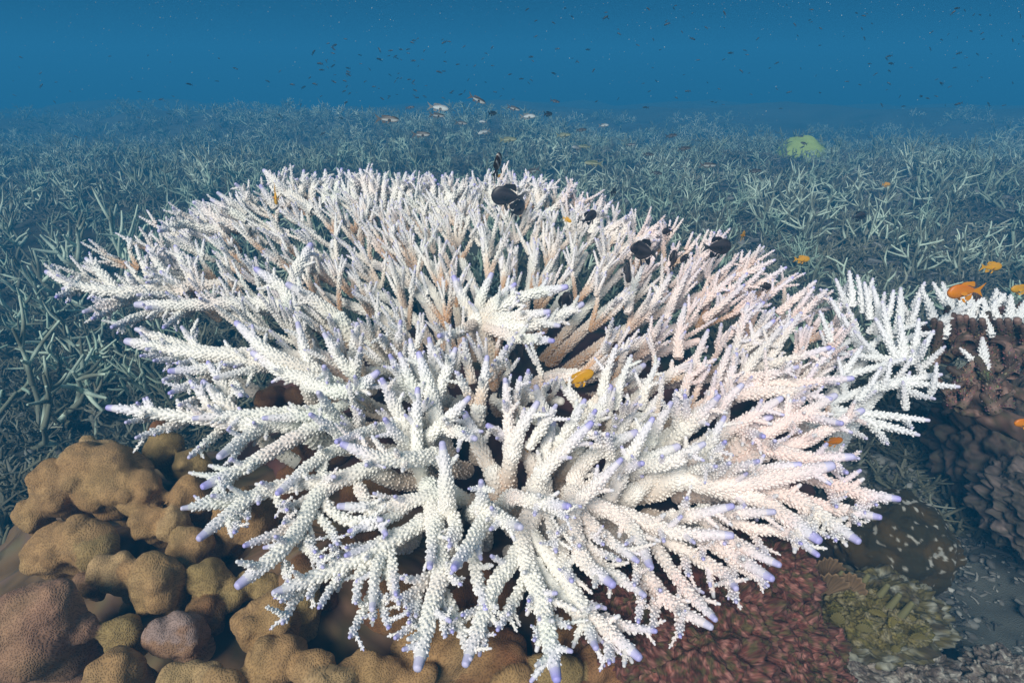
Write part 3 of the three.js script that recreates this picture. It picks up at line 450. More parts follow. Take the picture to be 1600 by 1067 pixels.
{
  const g = group('plate_coral', onLevel(1340, 960, 0.22), 'olive yellow leafy plate coral below the right tips of the white coral', 'coral'), r = rng(91);
  const pm = mat({ vertexColors: true, roughness: 0.8, side: THREE.DoubleSide });
  const plate = (x, y, w, h, turn, tilt, tone, name = 'plate') => {
    const t = levelDepth(x, y, 0.22), s = w * t / F, P = [], I = [], n = 26, m = 9, C = [];
    for (let side = 0; side < 2; side++) for (let j = 0; j <= m; j++) for (let i = 0; i <= n; i++) {
      const a = lerp(-1.25, 1.25, i / n), q = j / m, rad = s * (0.12 + 0.88 * q) * (1 + 0.07 * Math.sin(i * 1.9 + x)), rib = 0.0012 * Math.sin(i * 2.4) * q, lip = q * q * 0.25 * s;
      P.push(Math.sin(a) * rad, Math.cos(a) * rad * h / w, lip + rib + (side ? -0.004 : 0)); const k = 0.85 + 0.25 * Math.sin(i * 2.4) + 0.2 * r(), e = q > 0.93 ? 1.5 : 1; C.push(tone[0] * k * e, tone[1] * k * e, tone[2] * k * e);
    }
    const N = (m + 1) * (n + 1); for (let side = 0; side < 2; side++) for (let j = 0; j < m; j++) for (let i = 0; i < n; i++) { const a = side * N + j * (n + 1) + i, b = a + 1, c = a + n + 1, d = c + 1; side ? I.push(a, c, b, b, c, d) : I.push(a, b, c, b, d, c); }
    for (let i = 0; i < n; i++) { const a = m * (n + 1) + i; I.push(a, a + 1, a + N, a + 1, a + N + 1, a + N); }
    const geo = new THREE.BufferGeometry(); geo.setAttribute('position', new THREE.Float32BufferAttribute(P, 3)); geo.setAttribute('color', new THREE.Float32BufferAttribute(C, 3)); geo.setIndex(I); geo.computeVertexNormals();
    const o = part(name, geo, pm, g); o.position.copy(at(x, y, t)).sub(g.position); o.rotation.set(tilt, turn, 0, 'YXZ'); return o;
  };
  const tanp = [0.13, 0.085, 0.045], ol = [0.145, 0.125, 0.035];
  plate(1292, 905, 32, 34, 0.2, -0.5, tanp); plate(1290, 932, 40, 40, 0.1, -0.35, tanp); plate(1325, 930, 26, 36, -0.5, -0.45, tanp);
  for (const [x, y, w] of [[1330, 945, 34], [1365, 950, 36], [1395, 968, 34], [1425, 985, 28], [1345, 980, 34], [1310, 965, 26], [1385, 995, 26]]) { const t = levelDepth(x, y, 0.2), q = w * t / F, o = part('lobe', paint(rockShape(q, q * 0.8, q * 0.8, x, 0.34, 3.4, 90), mottled([[0.10, 0.085, 0.025], [0.17, 0.145, 0.05], [0.12, 0.11, 0.03], [0.22, 0.20, 0.12]], 50, x)), rockMat, g); o.position.copy(at(x, y, t)).sub(g.position); }
  for (let i = 0; i < 12; i++) { const x = lerp(1300, 1435, r()), y = lerp(905, 1010, r()); if (y < 880 + (x - 1300) * 0.62 || y > 965 + (x - 1290) * 0.4) continue; plate(x, y + 12, lerp(7, 14, r()), lerp(10, 20, r()), (r() - 0.5) * 1.6, -0.3 - r() * 0.8, mix3(ol, [0.10, 0.09, 0.03], r()), 'leaf'); }
  for (const [x, y] of [[1305, 900], [1345, 905], [1393, 935], [1412, 948], [1375, 920]]) { const t = levelDepth(x, y, 0.24), p = at(x, y, t).sub(g.position); part('finger', limb([p.clone().add(V(-0.006, -0.035, 0)), p.clone().add(V(0, -0.012, 0.004)), p.clone().add(V(0.008, 0.012, 0.004))], (q) => lerp(0.008, 0.0045, q), 7, 6, () => [0.15, 0.15, 0.07]), pm, g); }
  const b = part('base', paint(rockShape(0.13, 0.075, 0.08, 51, 0.3, 3.5, 150), mottled([[0.09, 0.08, 0.03], [0.15, 0.13, 0.05], [0.06, 0.05, 0.03], [0.26, 0.27, 0.22]], 40, 2)), rockMat, g); b.position.copy(onLevel(1362, 962, 0.14)).sub(g.position);
}

for (const [x, y, rp, seed, label] of [[1320, 1052, 66, 5, 'pale pinkish rubble rock at the bottom edge below the leafy yellow coral'], [1440, 1062, 62, 8, 'grey-pink rubble rock at the bottom edge beside the dark sand'], [1245, 905, 34, 12, 'small whitish crusted stone between the red rock and the plate coral'], [1570, 1060, 56, 16, 'crusted rubble rock in the lower right corner']]) {
  const t = levelDepth(x, y, y > 1000 ? 0.06 : 0.2), q = rp * t / F, o = new THREE.Mesh(paint(rockShape(q, q * 0.6, q * 0.8, seed, 0.4, 3.2, 150), mottled([[0.12, 0.10, 0.09], [0.24, 0.21, 0.18], [0.07, 0.06, 0.045], [0.36, 0.35, 0.31]], 70, seed)), rockMat);
  o.position.copy(at(x, y, t)); tag(o, label, 'rock'); top(o, 'rubble_rock');
}

// ---------------------------------------------------------------- right edge: thinner white coral, dead coral with white ends
{
  const c2 = new Colony('white_coral', 'thin twigged bleached coral reaching right beyond the pink flushed side of the big white coral', 'coral', V(0.75, 0.25, -1.2), 120);
  c2.cool = true;
  const Q = (w, h0, h1, ...xy) => { const n = xy.length / 2, pts = []; for (let i = 0; i < n; i++) pts.push(deck(xy[2 * i], xy[2 * i + 1], lerp(h0, h1, i / (n - 1)))); const d = pts[0].distanceTo(camera.position), rb = w * 0.36 * d / F; c2.branch(pts, rb, Math.max(0.003, rb * 0.5), { hero: true, sides: 8, lav: 0.45, low: 0.8, beadScale: 0.85 }); };
  for (const [a, b, c, d, w] of [[1312, 485, 1285, 455, 13], [1322, 480, 1308, 440, 13], [1330, 480, 1328, 428, 14], [1350, 490, 1341, 434, 13], [1360, 500, 1352, 445, 13], [1376, 505, 1366, 452, 14], [1384, 500, 1396, 458, 13], [1402, 525, 1408, 454, 15], [1420, 510, 1436, 470, 12], [1405, 565, 1371, 502, 15], [1412, 560, 1406, 500, 16], [1424, 560, 1436, 503, 14], [1420, 568, 1457, 521, 14], [1430, 565, 1445, 536, 13], [1330, 525, 1300, 470, 14], [1345, 545, 1318, 495, 14], [1375, 560, 1338, 520, 13], [1390, 540, 1380, 475, 13], [1300, 540, 1283, 490, 13], [1455, 615, 1464, 571, 11], [1320, 615, 1311, 562, 12], [1340, 625, 1375, 578, 13], [1378, 610, 1392, 565, 12], [1300, 600, 1345, 545, 14]]) Q(w, -0.02, 0.035, a, b, lerp(a, c, 0.5) + 2, lerp(b, d, 0.5) + 3, c, d);
  for (const l of [[16, 1270, 605, 1340, 582, 1410, 562], [17, 1290, 632, 1370, 604, 1430, 592, 1466, 586], [16, 1330, 618, 1410, 600, 1493, 604], [14, 1405, 604, 1430, 616, 1456, 622], [17, 1290, 640, 1370, 648, 1445, 656], [16, 1300, 646, 1370, 662, 1430, 678], [12, 1410, 652, 1425, 668], [13, 1360, 662, 1378, 682, 1386, 692], [13, 1310, 655, 1335, 675, 1352, 684], [14, 1270, 560, 1310, 545, 1340, 522], [13, 1395, 540, 1430, 525, 1455, 520], [12, 1340, 560, 1390, 520, 1445, 505], [15, 1410, 565, 1370, 560, 1310, 552]]) Q(l[0], -0.03, 0.0, ...l.slice(1));
  for (let i = 0, r = rng(8); i < 26; i++) { const x = lerp(1290, 1450, r()), y = lerp(470, 640, r()), a = -0.5 + r() * 1.6; Q(12, -0.05, 0.0, x, y, x + Math.sin(a) * 22, y - Math.cos(a) * 20, x + Math.sin(a) * 44, y - Math.cos(a) * 40); }
  for (const [x, y] of [[1300, 620], [1380, 600], [1350, 560]]) { const a = deck(x, y, -0.04); c2.branch([a.clone().add(V(-0.08, -0.2, 0)), a.clone().add(V(-0.04, -0.08, 0)), a], 0.02, 0.012, { lav: 0, low: 1, skip: 0.2 }); }
  c2.finish();
}
{
  const g = group('dead_coral', deck(1540, 560, -0.05), 'dead brown crusted branching coral with fresh white ends at the right edge', 'coral'), r = rng(61);
  const crust = mottled([[0.10, 0.062, 0.045], [0.19, 0.11, 0.085], [0.08, 0.07, 0.04], [0.26, 0.17, 0.14]], 60, 3);
  const Q = (w, h, ...xy) => {
    const n = xy.length / 2, pts = []; for (let i = 0; i < n; i++) pts.push(deck(xy[2 * i], xy[2 * i + 1], h + 0.02 * i / n)); const d = pts[0].distanceTo(camera.position), rb = w * 0.36 * d / F, seg = 26, geo = limb(pts, (t) => rb * lerp(1, 0.55, t), 12, seg), p = geo.attributes.position, nn = geo.attributes.normal, v = V(0, 0, 0);
    for (let i = 0; i < p.count; i++) { v.fromBufferAttribute(p, i); const k = rb * (0.5 * fbm(v.x * 45, v.y * 45, v.z * 45, 3) + 0.12 * noise(v.x * 150, v.y * 150, v.z * 150)); p.setXYZ(i, v.x + nn.getX(i) * k - g.position.x, v.y + nn.getY(i) * k - g.position.y, v.z + nn.getZ(i) * k - g.position.z); }
    geo.computeVertexNormals(); paint(geo, (q) => crust(q.clone().add(g.position))); const o = part('branch', geo, rockMat, g); return o;
  };
  for (const l of [[44, -0.09, 1650, 690, 1590, 668, 1540, 645, 1522, 610, 1532, 578, 1540, 552], [28, -0.07, 1532, 590, 1570, 605, 1640, 640], [18, -0.06, 1536, 585, 1515, 588, 1490, 578], [22, -0.09, 1590, 668, 1560, 650, 1505, 645], [26, -0.04, 1510, 540, 1500, 510, 1486, 486], [24, -0.04, 1560, 545, 1552, 515, 1545, 480], [26, -0.04, 1555, 545, 1580, 515, 1600, 492], [22, -0.05, 1525, 560, 1508, 552, 1494, 548], [22, -0.05, 1570, 560, 1610, 540], [26, -0.08, 1560, 580, 1600, 560, 1640, 545], [20, -0.03, 1575, 520, 1570, 500, 1562, 484], [22, -0.06, 1520, 560, 1560, 545, 1620, 520], [30, -0.10, 1480, 560, 1460, 530, 1440, 515]]) Q(...l);
  const c3 = new Colony('brown_stems', '', '', g.position.clone(), 200); scene.remove(c3.g); c3.g.userData = {}; c3.tone = (p, q) => crust(V(p.x, p.y + q * 0.01, p.z));
  const twig = (w, pts) => { const rb = w * 0.34 * pts[0].distanceTo(camera.position) / F; c3.branch(pts, rb * 1.2, rb * 0.7, { lav: 0, blunt: true, skip: 0.25, sides: 9, beadScale: 0.8 }); };
  const stem = (w, x, y) => twig(w, [deck(x + (r() - 0.5) * 26, y + 62, -0.08), deck(x + (r() - 0.5) * 10, y + 26, -0.03), deck(x, y, 0.012)]);
  for (let i = 0; i < 44; i++) { const x = lerp(1465, 1615, r()), y = lerp(500, 650, r()), a = (r() - 0.5) * 2.2, l = lerp(34, 70, r()), h = -0.05 - 0.04 * r(); twig(lerp(11, 19, r()), [deck(x, y, h), deck(x + Math.sin(a) * l * 0.5 + 4 * (r() - 0.5), y - Math.cos(a) * l * 0.5, h + 0.012), deck(x + Math.sin(a) * l, y - Math.cos(a) * l, h + 0.025)]); }
  // the living white ends
  const c = new Colony('white_ends', '', '', g.position.clone(), 60); scene.remove(c.g); c.g.userData = {}; c.cool = true;
  const T = (w, h, ...xy) => { const n = xy.length / 2, pts = []; for (let i = 0; i < n; i++) pts.push(deck(xy[2 * i], xy[2 * i + 1], h + 0.03 * i / n)); const d = pts[0].distanceTo(camera.position), rb = w * 0.36 * d / F; c.branch(pts, rb, rb * 0.45, { hero: true, sides: 8, lav: 0.15, low: 0.6, beadScale: 0.9 }); };
  for (const l of [[18, -0.04, 1538, 578, 1537, 555, 1536, 532], [12, -0.04, 1530, 572, 1518, 560, 1504, 547], [12, -0.04, 1540, 585, 1545, 572], [14, 0, 1490, 492, 1482, 470, 1474, 444], [12, 0, 1482, 480, 1470, 462, 1460, 444], [13, 0, 1500, 495, 1503, 470, 1502, 452], [12, 0, 1510, 495, 1524, 478, 1536, 468], [13, 0, 1545, 490, 1560, 472, 1569, 462], [13, 0, 1575, 500, 1580, 480, 1580, 464], [14, 0, 1590, 500, 1598, 482, 1604, 470], [12, 0, 1520, 500, 1516, 480, 1517, 462], [13, 0, 1460, 500, 1452, 475, 1442, 455], [12, 0, 1470, 505, 1490, 490, 1515, 478], [12, 0, 1535, 500, 1541, 485, 1538, 470], [11, -0.02, 1535, 520, 1537, 505, 1533, 492], [12, 0, 1562, 500, 1552, 485, 1556, 472], [12, 0, 1600, 510, 1620, 490, 1625, 470]]) { T(...l); if (l[1] === 0) stem(l[0] * 1.25, l[2], l[3]); }
  for (let i = 0; i < 16; i++) { const x = lerp(1470, 1600, r()), y = lerp(485, 530, r()), a = (r() - 0.5) * 1.6, l = lerp(24, 46, r()); T(lerp(9, 13, r()), -0.01 - 0.03 * r(), x, y, x + Math.sin(a) * l * 0.5, y - Math.cos(a) * l * 0.5, x + Math.sin(a) * l, y - Math.cos(a) * l); }
  c.finish(); c3.finish(); [...c3.g.children].forEach((m) => g.add(m));
  [...c.g.children].forEach((m) => { m.userData.label = 'fresh white end with beaded surface'; m.name = 'white_end'; g.add(m); });
  shadows(g);
  const o = new THREE.Mesh(paint(rockShape(0.17, 0.2, 0.17, 71, 0.36, 4, 150), mottled([[0.085, 0.062, 0.05], [0.10, 0.09, 0.06], [0.06, 0.052, 0.04]], 34, 6)), rockMat);
  o.position.copy(at(1575, 700, 1.60)); tag(o, 'dark overgrown reef rock behind the dead brown coral', 'rock'); top(o, 'dark_rock');
  const o2 = new THREE.Mesh(paint(rockShape(0.15, 0.10, 0.16, 75, 0.36, 4, 150), mottled([[0.07, 0.062, 0.05], [0.10, 0.085, 0.07], [0.055, 0.055, 0.042], [0.16, 0.13, 0.12]], 40, 8)), rockMat);
  o2.position.copy(at(1650, 800, 1.38)); tag(o2, 'low black reef rock in the gully under the dead brown coral', 'rock'); top(o2, 'dark_rock');
}

// ---------------------------------------------------------------- the staghorn field
const stagMat = mat({ vertexColors: true, roughness: 0.75 });
function stagProto(seed, stems, size, tone, spread = 1, levels = 2, rad = 0.0095) {
  const r = rng(seed), out = [];
  const grow = (p, d, L, rb, lev, list) => {
    const bend = V((r() - 0.5) * 0.8, (r() - 0.2) * 0.6, (r() - 0.5) * 0.8), m = p.clone().addScaledVector(d, L * 0.5), q = m.clone().addScaledVector(d.clone().add(bend).normalize(), L * 0.5), dry = 0.8 + 0.5 * r(), darkStem = r() < [0.12, 0.3, 0.5][lev] ? 0.85 : 0;
    list.push(limb([p, m, q], (t) => lerp(rb, rb * 0.5, t), 6, 4, (t) => { const pt = V(0, 0, 0).lerpVectors(p, q, t), algaShade = Math.max(darkStem, 0.85 * sstep(0.05, 0.3, noise(pt.x * 16 + seed, pt.y * 16, pt.z * 16))); return mix3(tone, [0.085, 0.09, 0.058], algaShade).map((x) => x * dry); }));  // algae patches, plus whole dark stems, mostly lower, as painted shade
    if (lev > 0) { const k = 2 + Math.floor(r() * 2.4); for (let i = 0; i < k; i++) { const t = 0.3 + 0.65 * r(), s = t < 0.5 ? p.clone().lerp(m, t * 2) : m.clone().lerp(q, t * 2 - 1), o = V(r() - 0.5, r() - 0.35, r() - 0.5).normalize(); grow(s, d.clone().multiplyScalar(0.75).add(o).normalize(), L * lerp(0.5, 0.85, r()), rb * 0.82, lev - 1, list); } }
  };
  for (let i = 0; i < stems; i++) { const a = r() * 6.283, e = Math.sqrt(r()) * size * 0.14 * spread, list = []; const d = V(Math.cos(a) * spread * (0.3 + r()), 0.5 + 0.6 * r(), Math.sin(a) * spread * (0.3 + r())).normalize(); grow(V(Math.cos(a) * e, -0.03, Math.sin(a) * e), d, size * lerp(0.38, 0.62, r()), rad * lerp(0.8, 1.2, r()), levels, list); out.push(mergeGeometries(list.map(strip))); }
  return out;
}
const pale = [0.32, 0.45, 0.36], grey = [0.22, 0.30, 0.23], bright = [0.48, 0.61, 0.50], bronze = [0.20, 0.19, 0.10];  // living tones kept dark and teal: weaker light out here put into colour
const protos = []; for (let i = 0; i < 9; i++) protos.push(stagProto(300 + i, 4 + (i % 4), 0.25 + 0.03 * (i % 3), [pale, grey, bright][i % 3], 1, 2, 0.0080 - 0.001 * (i % 2)));
const protoGeo = protos.map((p) => mergeGeometries(p)), dwarf = [0, 1, 2, 3].map((i) => mergeGeometries(stagProto(600 + i, 6, 0.24, [pale, grey, bright, pale][i], 1.1, 2, 0.0072)));
const deadGeo = [0, 1, 2, 3].map((i) => mergeGeometries(stagProto(700 + i, 8, 0.2, [[0.10, 0.11, 0.08], [0.13, 0.14, 0.11], [0.085, 0.09, 0.06], [0.15, 0.17, 0.14]][i], 1.6, 2, 0.0085)));
function groundHit(x, y) { let t = 0.6; for (let i = 0; i < 400; i++) { const p = at(x, y, t); if (p.y < bedY(p.x, p.z)) return p; t += 0.02 + t * 0.005; } return at(x, y, 6); }
const taken = [];
{
  const heroes = [
    [150, 462, 0.42, 2, 'pale blue-green staghorn coral rising behind the far left tip of the white coral'], [36, 690, 0.34, 8, 'pale staghorn coral clump at the left edge above the brown lobes'], [100, 600, 0.26, 5, 'drooping staghorn sprig in the dark hollow left of the white coral'], [40, 490, 0.3, 2, 'small grey-green staghorn at the left edge beside the hollow'], [215, 560, 0.24, 8, 'staghorn sprig tucked under the left middle arms of the white coral'],
    [20, 400, 0.34, 5, 'upright staghorn standing alone at the left edge'],
    [1192, 330, 0.27, 2, 'bright staghorn fan below the yellow dome coral'], [1262, 362, 0.27, 8, 'bright sprawling staghorn left of the small yellow fish'], [1318, 322, 0.25, 5, 'bright staghorn with long right-hand arms below the yellow dome coral'], [1130, 352, 0.25, 0, 'staghorn clump just beyond the right back rim of the white coral'], [1362, 392, 0.24, 2, 'little bright staghorn with two flat arms in the rubble'], [1440, 442, 0.26, 8, 'bright upright staghorn behind the thin white coral'], [1488, 416, 0.27, 5, 'bright staghorn left of the orange fish'], [1240, 412, 0.2, 3, 'staghorn sprig just behind the small yellow fish'], [1580, 330, 0.33, 1, 'wide staghorn thicket at the right edge'], [1585, 410, 0.24, 4, 'staghorn branch at the right edge above the orange fish'], [1020, 320, 0.25, 6, 'staghorn clump right of the two dark fish over the far rim'], [1085, 305, 0.22, 2, 'low bright staghorn under the three drab fish'], [1390, 310, 0.22, 5, 'staghorn tuft in the grey rubble right of the yellow dome coral'],
  ];
  heroes.forEach(([x, y, size, k, label], i) => {
    const p = groundHit(x, y), g = group('staghorn_coral', p, label, 'coral', 'staghorn corals on the reef flat'), s = size / 0.27; taken.push(p);
    for (const geo of protos[k % protos.length]) part('branch', geo, stagMat, g); g.position.y += 0.03; g.scale.setScalar(s * 1.15); g.rotation.y = i * 1.3; shadows(g);
  });
  const r = rng(99), spots = [], cell = new Map(), key = (x, z) => Math.floor(x / 0.3) + ',' + Math.floor(z / 0.3);
  for (let n = 0; n < 80000; n++) {
    const f = 1.5 + 21 * Math.pow(r(), 0.75), x = (r() * 2 - 1) * (f * 1.12 + 2.0), z = -f;
    const ex = (x + 0.1) / 1.15, ez = (z + 1.3) / 1.05; if (ex * ex + ez * ez < 1) continue;
    if (f < 1.9 && x > 0.2) continue;
    const right = sstep(0.08, 0.42, x / f), thick = 0.5 + 1.0 * noise(x * 0.75, z * 0.75, 21) + 0.7 * noise(x * 1.9, z * 1.9, 3);
    if (r() > clamp(lerp(1.0, 0.13, right * (1 - sstep(6, 11, f))) * (0.12 + 1.5 * thick), 0.02, 1)) continue;
    const gap = 0.17 + 0.012 * f; let ok = true;
    for (let a = -1; a <= 1 && ok; a++) for (let b = -1; b <= 1 && ok; b++) for (const q of cell.get((Math.floor(x / 0.3) + a) + ',' + (Math.floor(z / 0.3) + b)) ?? []) if (Math.hypot(q.x - x, q.z - z) < gap) { ok = false; break; }
    if (!ok || taken.some((q) => Math.hypot(q.x - x, q.z - z) < 0.2)) continue;
    const p = { x, z, f, s: lerp(0.7, 1.25, r()) * (1 + 0.15 * sstep(5, 14, f)), a: r() * 6.283, k: Math.floor(r() * 9), y: bedY(x, z) + 0.02 }; (cell.get(key(x, z)) ?? cell.set(key(x, z), []).get(key(x, z))).push(p); spots.push(p);
  }
  const shown = (p) => p.f + (Math.abs(p.x) < p.f * 0.9 + 0.15 ? 0 : 100);
  spots.sort((a, b) => shown(a) - shown(b));
  spots.slice(0, 230).forEach((p, i) => { const m = new THREE.Mesh(protoGeo[p.k], stagMat); m.position.set(p.x, p.y, p.z); m.rotation.y = p.a; m.scale.setScalar(p.s); tag(m, 'pale blue-green staghorn coral among many on the flat behind the white coral', 'coral', 'staghorn corals crowding the reef flat'); top(m, 'staghorn_coral'); });
  const rest = spots.slice(230).filter((p) => p.f < 8 || (p.a * 13.7) % 1 > sstep(8, 17, p.f)), m4 = new THREE.Matrix4(), q = new THREE.Quaternion(), Y = V(0, 1, 0), c = new THREE.Color();
  const thicket = new THREE.Group(); 
  const many = (name, geos, list, m, label, category) => geos.forEach((geo, gi) => { const sub = list.filter((p, i) => i % geos.length === gi), im = new THREE.InstancedMesh(geo, m, sub.length); sub.forEach((p, i) => { q.setFromAxisAngle(Y, p.a); if (p.tilt) q.multiply(new THREE.Quaternion().setFromAxisAngle(V(Math.cos(p.a), 0, Math.sin(p.a)), p.tilt)); m4.compose(V(p.x, p.y, p.z), q, V(p.s, p.s * (p.h ?? 1), p.s)); im.setMatrixAt(i, m4); const k = p.c ?? (0.75 + 0.5 * ((p.a * 7.3) % 1)); im.setColorAt(i, c.setRGB(k, k, k)); }); tag(im, label, category, null, 'stuff'); top(im, name); });
  many('staghorn_thicket', [...dwarf, protoGeo[0], protoGeo[4]], rest, stagMat, 'far staghorn thickets fading into the blue water', 'coral thicket');
  // dead, overgrown branches between the living ones
  const dead = []; for (let n = 0; n < 2600; n++) { const f = 0.75 + 11 * Math.pow(r(), 1.5), x = (r() * 2 - 1) * (f * 1.02 + 0.5), z = -f; const ex = (x + 0.1) / 0.95, ez = (z + 1.25) / 0.85; if (ex * ex + ez * ez < 1 || (x > -0.2 && f < 1.0)) continue; if (x > 0.85 && f < 1.25) continue; dead.push({ x, z, y: bedY(x, z) - 0.01, a: r() * 6.283, s: lerp(0.6, 1.15, r()), tilt: (r() - 0.5) * 1.2, h: lerp(0.4, 0.9, r()), c: 0.5 + r() }); }
  for (let n = 0; n < 420; n++) { const p = groundHit(lerp(880, 1600, r()), lerp(225, 480, r())); dead.push({ x: p.x, z: p.z, y: p.y - 0.02, a: r() * 6.283, s: lerp(0.6, 1.2, r()), tilt: (r() - 0.5) * 1.4, h: lerp(0.4, 0.9, r()), c: 0.7 + 1.6 * r() }); }
  for (let n = 0; n < 260; n++) { const p = groundHit(lerp(0, 400, r()), lerp(500, 900, r())); if (p.z > -0.75) continue; dead.push({ x: p.x, z: p.z, y: p.y - 0.01, a: r() * 6.283, s: lerp(0.4, 0.9, r()), tilt: (r() - 0.5) * 1.4, h: lerp(0.4, 0.9, r()), c: 0.6 + r() }); }
  many('dead_coral_thicket', deadGeo, dead, stagMat, 'dead overgrown branches tangled between the living staghorns', 'coral rubble');
  // broken sticks and chips
  const chip = limb([V(-0.5, 0, 0), V(0, 0.06, 0.05), V(0.5, 0, 0)], (t) => 0.13 * (1 - 0.4 * t), 6, 4, () => [0.9, 0.95, 0.9]), shard = paint(rockShape(0.4, 0.2, 0.3, 5, 0.4, 2, 9), () => [0.9, 0.95, 0.9]);
  const sticks = []; for (let n = 0; n < 15000; n++) { const f = 0.55 + 7 * Math.pow(r(), 1.6), x = r() < 0.62 ? lerp(0.35, f * 1.0 + 0.6, r()) : (r() * 2 - 1) * (f + 0.5), z = -f; const sandy = Math.exp(-((x - 1.12) ** 2 / 0.03 + (z + 0.9) ** 2 / 0.06)); if (r() < sandy) continue; const tone = r(); sticks.push({ x, z, y: bedY(x, z) + 0.004 + r() * 0.02, a: r() * 6.283, s: lerp(0.012, 0.07, r() * r() * r()), tilt: (r() - 0.5) * 0.9, c: (tone < 0.55 ? lerp(0.03, 0.10, r()) : lerp(0.12, 0.30, r())) * (f < 0.95 && x > 0.5 ? 0.65 : 0.9) }); }  // near right-hand pieces toned down, with shade put into their colour
  for (let n = 0; n < 1500; n++) { const x = lerp(1300, 1520, r()), y = lerp(640, 830, r()); if (y > 830 - (x - 1300) * 0.2 || y < 600 + Math.abs(x - 1400) * 0.2) continue; const p = groundHit(x, y); sticks.push({ x: p.x, z: p.z, y: p.y + 0.05 * r() * r(), a: r() * 6.283, s: lerp(0.02, 0.08, r() * r()), tilt: (r() - 0.5) * 1.1, c: lerp(0.10, 0.36, r() * r()) }); }
  for (let n = 0; n < 2600; n++) { const x = lerp(1385, 1600, r()), y = lerp(820, 1067, r()); if (x > 1520 && y > 860 && y < 1010 && r() < 0.8) continue; const p = groundHit(x, y); sticks.push({ x: p.x, z: p.z, y: p.y + 0.012 * r(), a: r() * 6.283, s: lerp(0.008, 0.06, r() * r() * r()), tilt: (r() - 0.5) * 1.0, c: lerp(0.08, 0.46, r() * r()) }); }
  for (let n = 0; n < 2200; n++) { const p = groundHit(lerp(880, 1600, r()), lerp(235, 480, r())); sticks.push({ x: p.x, z: p.z, y: p.y + 0.04 * r() * r(), a: r() * 6.283, s: lerp(0.03, 0.14, r() * r()), tilt: (r() - 0.5) * 1.2, c: lerp(0.06, 0.34, r() * r()) }); }
  many('coral_rubble', [chip, shard], sticks, stagMat, 'broken coral sticks and chips strewn over the sea bed', 'rubble');
}

// ---------------------------------------------------------------- yellow dome coral in the distance
{
  const p = groundHit(1250, 250), t = p.distanceTo(camera.position), R = 31 * t / F, g = new THREE.SphereGeometry(1, 72, 44), a = g.attributes.position, v = V(0, 0, 0);
  for (let i = 0; i < a.count; i++) { v.fromBufferAttribute(a, i); v.set(-v.z, v.y, v.x); const h = R * (1 + 0.12 * noise(v.x * 2, v.y * 2, v.z * 2) + 0.014 * noise(v.x * 17, v.y * 17, v.z * 17)); a.setXYZ(i, v.x * h, v.y * h * 0.84, v.z * h); }
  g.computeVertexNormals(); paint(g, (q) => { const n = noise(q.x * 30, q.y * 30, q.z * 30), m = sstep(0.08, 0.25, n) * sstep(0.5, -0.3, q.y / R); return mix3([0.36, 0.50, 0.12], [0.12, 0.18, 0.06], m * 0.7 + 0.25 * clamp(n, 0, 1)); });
  const o = new THREE.Mesh(g, mat({ vertexColors: true, roughness: 0.8 })); o.position.copy(p).add(V(0, R * 0.15, 0)); tag(o, 'round yellow-green dome coral standing out on the far reef flat', 'coral'); top(o, 'dome_coral');
}

// ---------------------------------------------------------------- fish
const fishMats = { skin: mat({ vertexColors: true, roughness: 0.42 }), fin: mat({ vertexColors: true, roughness: 0.55, side: THREE.DoubleSide }), eye: mat({ color: 0x080808, roughness: 0.15 }), ring: mat({ vertexColors: true, roughness: 0.3 }) };
